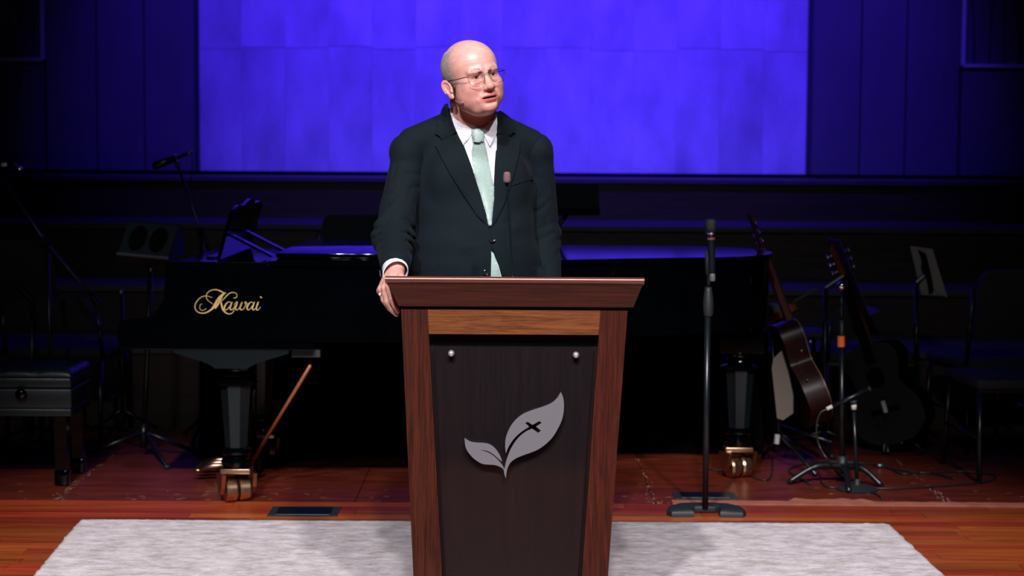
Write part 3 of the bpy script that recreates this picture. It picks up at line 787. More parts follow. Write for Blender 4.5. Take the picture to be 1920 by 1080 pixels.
# cushion with tufts
nx, ny = 64, 32; v = []; f = []
for j in range(ny + 1):
    for i in range(nx + 1):
        u, w_ = i/nx, j/ny
        tx = (u * 5) % 1 - .5; ty = (w_ * 3) % 1 - .5
        dz = -.016 * math.exp(-(tx*tx + ty*ty) * 60) - .006 * math.exp(-(abs(tx) - abs(ty))**2 * 120)
        e = min(u, 1-u) * (bx1-bx0); e2 = min(w_, 1-w_) * (by1-by0); ed = min(e, e2, .03) / .03
        dz -= .022 * (1 - math.sqrt(max(0, 1 - (1-ed)**2)))
        v.append((bx0 + u*(bx1-bx0), by0 + w_*(by1-by0), bz1 + .012 + dz))
for j in range(ny):
    for i in range(nx):
        a = j*(nx+1)+i; f.append((a, a+1, a+nx+2, a+nx+1))
bd = [i for i in range(nx+1)] + [j*(nx+1)+nx for j in range(1, ny+1)] + [ny*(nx+1)+i for i in range(nx-1, -1, -1)] + [j*(nx+1) for j in range(ny-1, 0, -1)]
base = len(v)
for i in bd: v.append((v[i][0], v[i][1], .475))
n_ = len(bd)
for k in range(n_): f.append((bd[k], base + k, base + (k+1) % n_, bd[(k+1) % n_]))
MB().add(v, f).build('cushion', M['leather'], bt, smooth=True)
MB().box((bx0 + .003, by0 + .003, .425), (bx1 - .003, by1 - .003, .474), bev=.01).build('cushion_band', M['leather'], bt, auto=50)
MB().box((bx0 + .003, by0 + .003, bz0 + .035), (bx1 - .003, by1 - .003, .424), bev=.006).build('apron', M['leather'], bt, auto=50)
MB().box((bx0 + .006, by0 + .006, bz0), (bx1 - .006, by1 - .006, bz0 + .0345), bev=.005).build('lower_apron', M['leather'], bt, auto=50)
kc = P(41, 738, by0 - .001)
Mk = Matrix.Translation(kc) @ Matrix.Rotation(R(90), 4, 'X')
MB().lathe([(.012, 0), (.012, .008), (.024, .010), (.026, .018), (.022, .026), (.010, .030)], (0, 0, 0), 10, Mk).build('knob', M['piano'], bt, auto=50)
for (x, y_) in ((bx1 - .055, by0 + .035), (bx1 - .055, by1 - .035), (bx0 + .055, by0 + .035), (bx0 + .055, by1 - .035)):
    mb = MB(); mb.hexa([Vector((x + a * .024, y_ + b_ * .024, z)) for z, k in ((.07, 1),) for a, b_ in ((-1, -1), (1, -1), (1, 1), (-1, 1))] + [Vector((x + a * .028, y_ + b_ * .03, bz0 - .0005)) for a, b_ in ((-1, -1), (1, -1), (1, 1), (-1, 1))])
    lg = mb.build('leg', M['piano'], bt)
    MB().box((x - .030, y_ - .030, .0015), (x + .030, y_ + .030, .0695), bev=.01).build('foot', M['piano'], lg, auto=40)

# ================================================================ STANDS AND MICROPHONES
def tripod(root, c, rad, h, n=3, a0=0.3, r_=.009, name='leg', mat=None):
    for k in range(n):
        a = a0 + 2*math.pi*k/n
        e = Vector((c[0] + rad*math.cos(a), c[1] + rad*math.sin(a), .012))
        lg = MB().tube([(c[0] + .012*math.cos(a), c[1] + .012*math.sin(a), h), (c[0] + rad*.5*math.cos(a), c[1] + rad*.5*math.sin(a), h*.55), e], r_, 8).build(name, mat or M['black_metal'], root, smooth=True)
        MB().ball(e, .0125, 8, (1.3, 1, .9)).build('rubber_foot', M['black_rubber'], lg, smooth=True)

# vocal microphone stand standing on the planks, right of the lectern
sp = F(1322, 962)
st = empty('microphone_stand', (sp.x, sp.y, 0), 'black straight microphone stand on a horseshoe shaped base, right of the lectern', 'stand')
# horseshoe base: two pads joined by a bar
for s in (-1, 1):
    pl = [(s*.055, -.11), (s*.15, -.115), (s*.168, -.08), (s*.16, -.02), (s*.10, .045), (s*.03, .06), (s*.03, .0), (s*.055, -.02)]
    pl = [(sp.x + p[0]*.95, sp.y + p[1] + .03) for p in pl]
    if s < 0: pl = pl[::-1]
    c = (sum(p[0] for p in pl)/8, sum(p[1] for p in pl)/8)
    mb = MB(); n = len(pl); v = []; 
    for (k, z) in ((1.0, .0008), (1.0, .014), (.93, .024), (.75, .030)): v += [(c[0] + (p[0]-c[0])*k, c[1] + (p[1]-c[1])*k, z) for p in pl]
    f = [tuple(reversed(range(n))), tuple(3*n + i for i in range(n))]
    for l in range(3):
        for i in range(n): f.append((l*n+i, l*n+(i+1) % n, (l+1)*n+(i+1) % n, (l+1)*n+i))
    mb.add(v, f).build('base_pad', M['black_rubber'], st, auto=40)
MB().box((sp.x - .045, sp.y + .0, .0015), (sp.x + .045, sp.y + .085, .028), bev=.006).build('base_hub', M['black_rubber'], st, auto=40)
zc0 = P(1328, 593, sp.y).z; zc1 = P(1328, 538, sp.y).z; zt1 = P(1332, 500, sp.y).z
pxx = lambda px, y_: P(px, y_, sp.y)
MB().tube([(sp.x, sp.y, .02), pxx(1327, 592)], .0125, 14).build('pole', M['black_metal'], st, smooth=True)
ct = [pxx(1328, y_) for y_ in (594, 590, 575, 560, 545, 538)]
MB().tube(ct, [.015, .0195, .0215, .0205, .0155, .013], 14).build('clutch', M['black_rubber'], st, smooth=True, label='grey rubber hand clutch')
MB().tube([pxx(1328, 538), pxx(1330, 500)], .0085, 10).build('upper_tube', M['black_metal'], st, smooth=True)
MB().tube([pxx(1327, 516), pxx(1329, 470)], [.010, .017], 10).build('clip', M['black_matte'], st, smooth=True)
# handheld microphone in the clip
my = sp.y - .022
pa, pb = P(1336, 527, my), P(1332, 412, my)
ax_ = (pb - pa); ln = ax_.length; Mm = Matrix.Translation(pa) @ ax_.to_track_quat('Z', 'Y').to_matrix().to_4x4()
ht = empty('handheld_microphone', pa, 'black wireless handheld microphone clipped upright on the horseshoe based stand', 'microphone')
MB().lathe([(.010, 0), (.0118, .004), (.0118, .028), (.010, .031)], (0, 0, 0), 16, Mm).build('antenna_cap', simple('grey_cap', (.10, .105, .11), .5), ht, auto=40, label='grey antenna cap')
MB().lathe([(.0128, .0315), (.0135, .04), (.0150, .12), (.0158, .165), (.0158, .182), (.0145, ln - .058)], (0, 0, 0), 20, Mm).build('body', M['black_metal'], ht, auto=40)
MB().lathe([(.0162, .166), (.0162, .174)], (0, 0, 0), 20, Mm).build('band', simple('red_silver_band', (.35, .12, .12), .35, .5), ht, auto=40, label='silver and red band')
MB().lathe([(.0185, ln - .0575), (.0205, ln - .052), (.0185, ln - .048)], (0, 0, 0), 20, Mm).build('collar', M['chrome'], ht, auto=40)
M['grille'] = simple('grille', (.03, .034, .036), .45, .6, noise=.3, nscale=500, bump=.8, bscale=900)
MB().lathe([(.0185, ln - .047), (.0225, ln - .035), (.0245, ln - .018), (.0235, ln - .006), (.019, ln + .001), (.008, ln + .0035), (.0005, ln + .004)], (0, 0, 0), 20, Mm).build('grille', M['grille'], ht, smooth=True)

# generic pieces
def pencil_mic(name, a, b, label, parent_cat='microphone', r_=.0105, tip=None):
    a, b = Vector(a), Vector(b)
    t = empty(name, a, label, parent_cat)
    d = (b - a)
    MB().tube([a + d*.14, b], [r_*.9, r_], 12).build('body', M['black_metal'], t, smooth=True)
    MB().tube([a, a + d*.135], r_*.85, 12).build('connector', tip or M['white_tape'], t, smooth=True, label='pale connector')
    MB().tube([b + d*.002, b + d*.05], r_*1.06, 12).build('grille', M['grille'], t)
    return t
def cable(pts, label, r_=.0035, name='cable'):
    q = catmull([tuple(p) for p in pts], 8)
    return tag(MB().tube(q, r_, 6).build(name, M['cable'], smooth=True), label, 'cable')

# left boom stand whose microphone points left, beside the piano keyboard
BY = 8.75
s1 = empty('boom_stand', (P(378, 800, BY).x, BY, 0), 'thin black microphone stand rising behind the piano music desk', 'stand')
b0 = Vector((P(385, 800, BY).x, BY, 0))
MB().tube([b0 + Vector((0, 0, .08)), P(378, 438, BY)], .010, 10).build('pole', M['black_metal'], s1, smooth=True)
MB().tube([P(392, 470, BY - .03), P(378, 438, BY - .03), P(334, 312, BY - .03)], .007, 8).build('boom', M['black_metal'], s1, smooth=True)
MB().tube([P(374, 432, BY - .045), P(381, 446, BY + .01)], .02, 10).build('clutch', M['black_metal'], s1)
MB().tube([P(334, 315, BY - .03), P(331, 303, BY - .03)], .013, 8).build('clip', M['black_matte'], s1)
tripod(s1, b0, .17, .12)
ma, mb_ = P(358, 286, BY - .03), P(287, 312, BY - .03)
t = empty('condenser_microphone', ma, 'black condenser microphone on the thin stand, dark against the blue wall', 'microphone')
d = mb_ - ma
MB().tube([ma, ma + d*.10], .008, 10).build('connector', M['steel'], t, smooth=True, label='silver connector')
MB().tube([ma + d*.10, ma + d*.36, ma + d*.40], [.009, .010, .016], 12).build('neck', M['black_metal'], t, smooth=True)
MB().tube([ma + d*.40, ma + d*.95, ma + d], [.017, .021, .015], 14).build('body', M['black_metal'], t, smooth=True)
MB().tube([ma + d*.38, ma + d*.41], .0178, 14).build('ring', M['chrome'], t)
MB().tube([ma + Vector((0, -.012, 0)), P(361, 281, BY - .042)], .006, 8).build('plug', M['steel'], t, smooth=True)
cable([P(358, 287, BY - .03), P(360, 297, BY - .03), P(360, 320, BY - .03), P(358, 345, BY - .02), P(362, 372, BY), P(375, 440, BY + .03), P(384, 560, BY + .02), P(386, 700, BY + .02)], 'thin black cable hanging from the condenser microphone stand', .003)

# far left boom stand
BY2 = 8.15
c0 = P(40, 700, BY2 + .0)
s2 = empty('boom_stand', (c0.x, BY2, 0), 'dark boom stand at far left whose long arm slopes down to the right', 'stand')
MB().tube([(P(100, 800, BY2).x, BY2, .06), P(88, 458, BY2)], .010, 10).build('pole', M['black_metal'], s2, smooth=True)
MB().tube([P(183, 566, BY2 - .03), P(88, 458, BY2 - .03), P(-20, 300, BY2 - .03)], .0075, 8).build('boom', M['black_metal'], s2, smooth=True)
MB().tube([P(84, 450, BY2 - .05), P(92, 466, BY2 + .02)], .022, 10).build('clutch', M['black_metal'], s2)
MB().tube([P(174, 556, BY2 - .03), P(186, 570, BY2 - .03)], .017, 10).build('counterweight', M['black_metal'], s2)
tripod(s2, (P(100, 800, BY2).x, BY2, 0), .20, .11, a0=1.2)
t = pencil_mic('condenser_microphone', P(13, 308, BY2), P(-60, 318, BY2), 'black microphone with a pale connector at the left frame edge')
MB().tube([P(13, 308, BY2), P(28, 305, BY2), P(34, 313, BY2)], .006, 8).build('elbow', M['black_metal'], t, smooth=True)
MB().tube([P(32, 312, BY2), P(40, 318, BY2)], .011, 8).build('plug', M['chrome'], t, smooth=True)

# personal monitor speaker on a stand, left of the piano
SY = 8.25
t = empty('monitor_stand', (P(268, 840, SY).x, SY, 0), 'black tripod stand carrying the small slanted monitor speaker', 'stand')
sb = Vector((P(270, 840, SY).x, SY, 0))
MB().tube([sb + Vector((0, 0, .07)), P(282, 497, SY)], .012, 12).build('pole', M['black_metal'], t, smooth=True)
MB().tube([P(283, 510, SY - .016), P(283, 497, SY - .016)], .0095, 8).build('collar', M['steel'], t, smooth=True)
MB().tube([sb + Vector((0, 0, .05)), sb + Vector((0, 0, .16))], .020, 12).build('hub', M['black_metal'], t, smooth=True)
for (px, py) in ((152, 855), (160, 800), (313, 875), (365, 846)):
    e = F(px, py, .012)
    lg = MB().tube([sb + Vector((0, 0, .12)), e], .009, 8).build('leg', M['black_metal'], t, smooth=True)
    MB().ball(e, .014, 8, (1.3, 1, .8)).build('rubber_foot', M['black_rubber'], lg, smooth=True)
t = empty('monitor_speaker', P(283, 492, SY), 'small slanted black monitor speaker with two round grilles', 'speaker')
fc = [P(219, 478, SY - .10), P(316, 487, SY - .10), P(338, 421, SY + .06), P(241, 414, SY + .06)]
nrm = (fc[1] - fc[0]).cross(fc[3] - fc[0]).normalized()
if nrm.y > 0: nrm = -nrm
bk = [fc[0] - nrm*.06 + Vector((.0, 0, .0)), fc[1] - nrm*.06 + Vector((.02, 0, .01)), fc[2] - nrm*.15 + Vector((.01, 0, -.03)), fc[3] - nrm*.15 + Vector((0, 0, -.03))]
MB().hexa([*bk, *fc]).build('cabinet', M['black_matte'], t)
u_ = (fc[1] - fc[0]); w_ = (fc[3] - fc[0])
def fp(a, b_, o=0.0): return fc[0] + u_*a + w_*b_ + nrm*o
MB().prism([(0.02, .05), (.98, .05), (.98, .95), (.02, .95)], lambda a, b_, o: fp(a, b_, o), .001, .006).build('front_panel', simple('speaker_face', (.035, .050, .052), .5, noise=.1), t)
MB().prism([(0.0, -.01), (1.0, -.01), (1.0, .04), (0, .04)], lambda a, b_, o: fp(a, b_, o), .001, .010).build('front_trim', simple('speaker_trim', (.40, .42, .42), .3, .5), t, label='shiny lower trim')
for ca in (.30, .70):
    pl = [(ca + .17*math.cos(2*math.pi*k/24), .50 + .36*math.sin(2*math.pi*k/24)) for k in range(24)]
    g = MB().prism(pl, lambda a, b_, o: fp(a, b_, o), .006, .009).build('grille', M['drape'], t)
    for k in range(7):
        a = ca - .15 + .05*k; h = .34 * math.sqrt(max(0.02, 1 - ((a - ca)/.17)**2))
        MB().hexa([fp(a - .006, .5 - h, .009), fp(a + .006, .5 - h, .009), fp(a + .006, .5 + h, .009), fp(a - .006, .5 + h, .009), fp(a - .006, .5 - h, .012), fp(a + .006, .5 - h, .012), fp(a + .006, .5 + h, .012), fp(a - .006, .5 + h, .012)]).build('grille_bar', M['black_matte'], g)

# plain pole stand with a bright tip, between bench and piano
t = empty('short_pole_stand', (P(228, 800, 8.9).x, 8.9, 0), 'slim dark pole stand with a pale tip, left of the piano keyboard', 'stand')
pb0 = Vector((P(230, 800, 8.9).x, 8.9, 0))
MB().tube([pb0 + Vector((0, 0, .05)), P(228, 552, 8.9)], .010, 10).build('pole', M['black_metal'], t, smooth=True)
MB().tube([P(227, 553, 8.9), P(227, 543, 8.9)], .011, 10).build('tip', M['steel'], t, smooth=True)
tripod(t, pb0, .2, .12, a0=.6)

def music_stand(loc, label, pole_top, desk, mat=None, baserad=.25, a0=.5, name='music_stand', sheet=None, polemat=None):
    """desk: four corners (lower-left, lower-right, upper-right, upper-left)"""
    t = empty(name, loc, label, 'music stand')
    loc = Vector(loc)
    MB().tube([loc + Vector((0, 0, .05)), Vector(pole_top)], .011, 10).build('pole', polemat or M['black_metal'], t, smooth=True)
    a, b, c, d = [Vector(p) for p in desk]
    n = (b - a).cross(d - a).normalized()
    dk = MB().hexa([a, b, c, d, a + n*.004, b + n*.004, c + n*.004, d + n*.004]).build('desk', mat or M['black_matte'], t)
    k = n if n.z > 0 else -n
    MB().hexa([a, b, b + k*.055, a + k*.055, a + (d-a)*.012, b + (c-b)*.012, b + k*.055 + (c-b)*.012, a + k*.055 + (d-a)*.012]).build('ledge', mat or M['black_matte'], t)
    m = (a + b + c + d) / 4
    MB().tube([Vector(pole_top), m - k*.006], .013, 8).build('bracket', M['black_metal'], t)
    tripod(t, loc, baserad, .09, a0=a0)
    return t, (a, b, c, d, k)

# stand at the far left, seen from behind
yy = 8.55
music_stand((P(60, 800, yy).x, yy, 0), 'dark wide music stand at the left frame edge behind the bench', P(60, 560, yy + .02),
    [P(-70, 590, yy + .10), P(118, 590, yy + .10), P(90, 450, yy - .12), P(-60, 450, yy - .12)])
# music stand behind the speaker's elbow on the right
yy = 8.95
music_stand((P(1046, 800, yy).x, yy, 0), 'black music stand desk showing above the piano, right of the man in the suit', P(1046, 425, yy),
    [P(1040, 404, yy - .05), P(1124, 404, yy - .05), P(1122, 346, yy + .13), P(1040, 344, yy + .13)], M['black_rubber'])
# edge-on stand with papers, right
yy = 8.55
t, dk = music_stand((P(1546, 800, yy).x, yy, 0), 'black music stand turned edge on, behind the orange taped stand', P(1548, 540, yy),
    [P(1630, 592, yy - .22), P(1588, 575, yy + .22), P(1548, 447, yy + .22), P(1574, 452, yy - .22)], M['black_matte'])
# pale backed stand
yy = 8.8
t, dk = music_stand((P(1720, 800, yy).x, yy, 0), 'music stand holding pale sheets, seen from behind, near the padded chair', P(1718, 530, yy),
    [P(1728, 556, yy + .0), P(1776, 558, yy - .10), P(1748, 467, yy + .0), P(1706, 461, yy + .10)], M['black_matte'], baserad=.15)
a, b, c, d, k = dk
n_ = Vector((-.1, -1, .05)).normalized() * .006
shp = tag(MB().hexa([a + n_, b + n_, c + n_, d + n_, a + n_*1.5, b + n_*1.5, c + n_*1.5, d + n_*1.5]).build('folder', simple('pale_folder', (.27, .24, .215), .6, noise=.05)), 'pale cardboard folder on the music stand near the padded chair', 'folder')
br = MB(); 
pl = [(.30, .95), (.62, .88), (.60, .45), (.52, .12), (.30, .06), (.34, .35), (.22, .55), (.34, .72)]
br.prism(pl, lambda u, v_, o: (a*(1-u) + b*u)*(1-v_) + (d*(1-u) + c*u)*v_ + n_*(2 + o), 0.0, 2.0)
br.build('stand_mount', M['black_metal'], t)

# stand with the orange tape and chrome ball
OY = F(1580, 905).y
t = empty('taped_stand', (P(1580, 890, OY).x, OY, 0), 'black microphone stand with an orange tape band and round chrome tip', 'stand')
ob = Vector((P(1579, 890, OY).x, OY, 0))
MB().tube([ob + Vector((0, 0, .04)), P(1578, 650, OY)], .0125, 12).build('pole', M['black_metal'], t, smooth=True)
MB().tube([P(1578, 648, OY), P(1578, 600, OY)], .011, 12).build('clutch', M['black_rubber'], t, smooth=True)
MB().tube([P(1577, 650, OY), P(1577, 630, OY)], .0165, 14).build('tape_band', M['orange_tape'], t, label='bright orange tape band')
MB().tube([P(1578, 602, OY), P(1578, 545, OY)], [.009, .0055], 10).build('upper_rod', M['black_metal'], t, smooth=True)
MB().ball(P(1578, 536, OY), .0205, 16).build('tip_ball', M['chrome'], t, smooth=True, label='round chrome tip')
for (px, py) in ((1477, 905), (1655, 912), (1592, 922)):
    e = F(px, py, .008); m_ = (ob + e) / 2; m_.z = .075
    lg = MB().tube(catmull([tuple(ob + Vector((0, 0, .075))), tuple(m_), tuple(e)], 6), [.016]*7 + [.013]*5 + [.010], 8).build('leg', M['black_metal'], t, smooth=True)
MB().tube([ob + Vector((0, 0, .04)), ob + Vector((0, 0, .12))], .024, 12).build('hub', M['black_rubber'], t, smooth=True)

# low instrument microphone stand
LYs = F(1602, 915).y
t = empty('low_stand', (P(1602, 900, LYs).x, LYs, 0), 'short black stand with a round base, in front of the orange taped stand', 'stand')
lb = Vector((P(1603, 900, LYs).x, LYs - .05, 0))
MB().lathe([(.085, .0008), (.088, .008), (.06, .018), (.018, .026), (.012, .05)], lb, 28).build('base', M['black_rubber'], t, auto=40)
MB().tube([lb + Vector((0, 0, .03)), P(1601, 772, LYs - .05)], .0085, 10).build('pole', M['black_metal'], t, smooth=True)
MB().tube([P(1601, 768, LYs - .05), P(1601, 758, LYs - .05)], .012, 10).build('collar', M['white_tape'], t, smooth=True, label='pale collar')
MB().tube([P(1601, 757, LYs - .05), P(1600, 751, LYs - .05)], .016, 10).build('clip', M['black_matte'], t, smooth=True)
pencil_mic('instrument_microphone', P(1550, 767, LYs - .05), P(1628, 730, LYs - .05), 'slim black instrument microphone angled on the short round based stand')
cy_ = LYs - .05
cable([P(1551, 767, cy_), P(1538, 775, cy_), P(1531, 800, cy_), P(1536, 835, cy_), P(1556, 868, cy_ - .02), F(1580, 895, .006), F(1640, 915, .006), F(1750, 912, .006), F(1850, 903, .006), F(1862, 890, .006), F(1800, 884, .006), F(1720, 886, .006), F(1640, 872, .006)], 'black cable looping on the floor from the slim instrument microphone', .0045)
cable([F(1535, 885, .005), F(1548, 912, .005), F(1600, 913, .005), F(1640, 925, .005), F(1654, 935, .005)], 'short black cable end lying in front of the low microphone stand', .0045)
cable([F(1448, 862, .005), F(1446, 892, .005), F(1430, 900, .005), F(1385, 885, .005), F(1330, 880, .005)], 'black cable around the tail caster of the piano', .004)
cable([F(1790, 898, .006), F(1740, 886, .006), F(1690, 888, .006), F(1650, 872, .006), F(1560, 866, .006), F(1500, 872, .006), F(1480, 884, .006), F(1520, 908, .006)], 'black cable running behind the orange taped stand', .0045)
a, b = F(1644, 873, .012), F(1658, 873, .012)
tag(MB().tube([a, (a*.6 + b*.4), b], [.009, .011, .009], 10).build('cable_connector', M['steel'], smooth=True), 'silver cable connector lying on the floor right of the orange taped stand', 'connector')

# ================================================================ GUITARS
def guitar(name, label, foot, head, width_dir, mats, depth=.105, length=1.03, sc=1.0):
    """foot: bottom of body, head: top of the headstock; width_dir: direction across the body (soundboard plane)"""
    foot, head = Vector(foot), Vector(head)
    zx = (head - foot).normalized(); wx_ = (Vector(width_dir) - zx * zx.dot(Vector(width_dir))).normalized(); nx_ = wx_.cross(zx)
    Lg = (head - foot).length
    t = empty(name, foot, label, 'guitar')
    prof = [(0, .0), (.10, .012), (.185, .07), (.20, .14), (.185, .20), (.135, .27), (.122, .30), (.135, .35), (.15, .40), (.14, .45), (.09, .485), (0, .495)]
    right = catmull(prof, 5); out = right + [(-p[0], p[1]) for p in reversed(right[1:-1])]
    out = [(p[0]*sc, p[1]*Lg/1.02) for p in out]
    fn = lambda u, v, o: foot + wx_*u + zx*v + nx_*o
    MB().prism(out, fn, -depth/2 + .003, depth/2 - .003).build('body', mats['side'], t, auto=40)
    MB().prism(out, fn, depth/2 - .003, depth/2).build('soundboard', mats['top'], t, auto=40, label='pale soundboard')
    MB().prism(out, fn, -depth/2, -depth/2 + .003).build('back', mats['side'], t, auto=40)
    kx = Lg/1.02
    MB().prism([(.05*math.cos(a*math.pi/10), .33*kx + .05*math.sin(a*math.pi/10)) for a in range(20)], fn, depth/2 + .0002, depth/2 + .001).build('sound_hole', M['drape'], t)
    MB().prism([(-.08, .155*kx), (.08, .155*kx), (.075, .18*kx), (-.075, .18*kx)], fn, depth/2 + .0002, depth/2 + .010).build('bridge', mats['side'], t)
    MB().prism([(-.028, .47*kx), (.028, .47*kx), (.022, .84*kx), (-.022, .84*kx)], fn, depth/2 - .026, depth/2 - .0005).build('neck', mats['neck'], t)
    MB().prism([(-.028, .40*kx), (.028, .40*kx), (.022, .845*kx), (-.022, .845*kx)], fn, depth/2 + .0005, depth/2 + .006).build('fretboard', mats['side'], t)
    MB().prism([(-.024, .845*kx), (.024, .845*kx), (.036, .99*kx), (.0, 1.02*kx), (-.036, .99*kx)], fn, depth/2 - .018, depth/2 - .004).build('headstock', mats['neck'], t)
    for s in (-1, 1):
        for k in range(3):
            v = (.872 + .042*k)*kx; p = fn(s*.035, v, depth/2 - .011); q = fn(s*.062, v, depth/2 - .011)
            g = MB(); g.cyl(p, q, .003, 6); g.ball(q, .009, 8, (1, 1, 1.2)); g.build('tuner', M['chrome'], t, smooth=True)
            MB().cyl(fn(s*.018, v, depth/2 - .004), fn(s*.018, v, depth/2 + .008), .003, 6).build('post', M['chrome'], t)
    for k in range(6):
        u = -.020 + .008*k
        MB().tube([fn(u*1.2, .165*kx, depth/2 + .012), fn(u, .845*kx, depth/2 + .008)], .0006, 3).build('string', M['steel'], t)
    MB().ball(fn(0, -.004, 0), .008, 8).build('strap_button', M['chrome'], t, smooth=True)
    for k, (u, v) in enumerate(((-.03, .0), (-.012, .0), (.01, .0), (.03, .0))):
        pass
    return t, fn
gm = {'side': M['rosewood'], 'top': M['spruce'], 'neck': M['mahogany']}
GY = 8.05
gt, gfn = guitar('acoustic_guitar', 'acoustic guitar leaning back on its stand beside the piano tail, side on', P(1533, 795, GY), P(1389, 403, GY + .16), (-.12, 1, 0), gm)
for (px, py) in ((1503, 657), (1514, 712), (1541, 718), (1520, 640)):
    c = P(px, py, GY - .165); MB().ball(c, .006, 8).build('control_knob', M['chrome'], gt, smooth=True)
t = empty('guitar_stand', (P(1500, 830, GY).x, GY + .05, 0), 'black folding guitar stand under the acoustic guitar', 'stand')
g0 = P(1440, 640, GY + .12)
MB().tube([(P(1470, 860, GY).x, GY + .12, .09), P(1445, 610, GY + .12)], .011, 8).build('upright', M['black_metal'], t, smooth=True)
for s in (-1, 1): MB().tube([(P(1470, 860, GY).x, GY + .12, .18), P(1560, 815, GY + .02 + s*.10) + Vector((0, 0, -.035))], .008, 8).build('cradle_arm', M['black_metal'], t, smooth=True)
for (px, py) in ((1430, 857), (1530, 890), (1535, 855)):
    e = F(px, py, .012); MB().tube([(P(1468, 860, GY).x, GY + .12, .14), e], .009, 8).build('leg', M['black_metal'], t, smooth=True)
MB().tube([P(1456, 832, GY + .1), P(1458, 815, GY + .1)], .013, 8).build('tag', M['white_tape'], t, label='white tape tag')
# cream instrument case lid leaning behind the guitar
pl = [(1450, 672), (1465, 658), (1478, 700), (1487, 742), (1487, 775), (1468, 788), (1457, 784), (1447, 690)]
f3 = lambda u, v, o: P(u, v, GY - .28) + Vector((o*.3, o, 0))
tt = MB(); 
# solid wedge-shaped board
tt.prism(pl[::-1], f3, 0, .02)
tag(tt.build('music_folder', M['cream']), 'cream coloured board standing between the piano tail and the acoustic guitar', 'board')

gm2 = {'side': M['drape'], 'top': M['black_matte'], 'neck': M['mahogany']}
GY2 = 8.45
gt2, _ = guitar('dark_guitar', 'dark bodied guitar with a reddish neck behind the orange taped stand', P(1690, 828, GY2), P(1572, 450, GY2 + .16), (.75, -.65, 0), gm2, depth=.10)
t = empty('guitar_stand', (P(1690, 850, GY2).x, GY2 + .05, 0), 'black folding stand under the dark bodied guitar', 'stand')
MB().tube([(P(1672, 850, GY2).x, GY2 + .16, .08), P(1640, 640, GY2 + .16)], .011, 8).build('upright', M['black_metal'], t, smooth=True)
for s in (-1, 1): MB().tube([(P(1672, 850, GY2).x, GY2 + .16, .16), P(1692, 838, GY2 + .02) + Vector((s*.10, -.05, -.02))], .008, 8).build('cradle_arm', M['black_metal'], t, smooth=True)
for k in range(3):
    a = .4 + k*2.09; MB().tube([(P(1672, 850, GY2).x, GY2 + .16, .12), (P(1672, 850, GY2).x + .2*math.cos(a), GY2 + .16 + .2*math.sin(a), .012)], .009, 8).build('leg', M['black_metal'], t, smooth=True)
MB().tube([P(1655, 752, GY2 - .12), P(1661, 773, GY2 - .12)], .011, 8).build('tag', M['white_tape'], t, label='white tape tag')

# violin lying on a small table behind the guitar neck
VY = 8.7
t = empty('side_table', (P(1475, 800, VY).x, VY, 0), 'small dark table behind the guitar neck, holding the violin', 'table')
zt_ = P(1475, 620, VY).z
MB().box((P(1436, 700, VY).x, VY - .12, zt_ - .02), (P(1545, 700, VY).x, VY + .2, zt_), bev=.004).build('table_top', M['black_matte'], t)
for sx in (1446, 1536):
    for dy in (-.1, .18): MB().cyl((P(sx, 700, VY).x, VY + dy, .001), (P(sx, 700, VY).x, VY + dy, zt_ - .0205), .012, 8).build('leg', M['black_metal'], t)
t = empty('violin', P(1460, 605, VY), 'orange brown violin lying tilted on the dark side table', 'violin')
vb = P(1440, 612, VY); vh = P(1505, 575, VY)
zx = (vh - vb).normalized(); wx_ = Vector((0, -1, .25)).normalized(); wx_ = (wx_ - zx*zx.dot(wx_)).normalized(); nn = wx_.cross(zx)
if nn.z < 0: nn = -nn
vb = vb + nn*.0
pf = catmull([(0, 0), (.06, .01), (.10, .06), (.095, .10), (.06, .14), (.055, .19), (.07, .23), (.082, .28), (.06, .335), (0, .355)], 4)
pf = [(p[0]*.8, p[1]*.5) for p in pf]; ot = pf + [(-p[0], p[1]) for p in reversed(pf[1:-1])]
vfn = lambda u, v, o: vb + wx_*u + zx*v + nn*o
MB().prism(ot, vfn, .0, .035).build('body', M['violin'], t, auto=40)
MB().prism([(-.012, .17), (.012, .17), (.010, .30), (-.010, .30)], vfn, .036, .05).build('neck', M['black_matte'], t)
MB().prism([(-.045, .0), (-.005, .0), (-.005, .05), (-.045, .06)], vfn, .036, .05).build('chin_rest', M['black_matte'], t)
MB().prism([(-.02, .10), (.02, .10), (.018, .104), (-.018, .104)], vfn, .036, .06).build('bridge', M['cream'], t)
tag(MB().box((P(1441, 600, VY).x, VY + .10, zt_ + .0005), (P(1490, 600, VY).x, VY + .19, zt_ + .12), bev=.003).build('paper_stack', M['paper']), 'small grey box behind the violin on the side table', 'box')

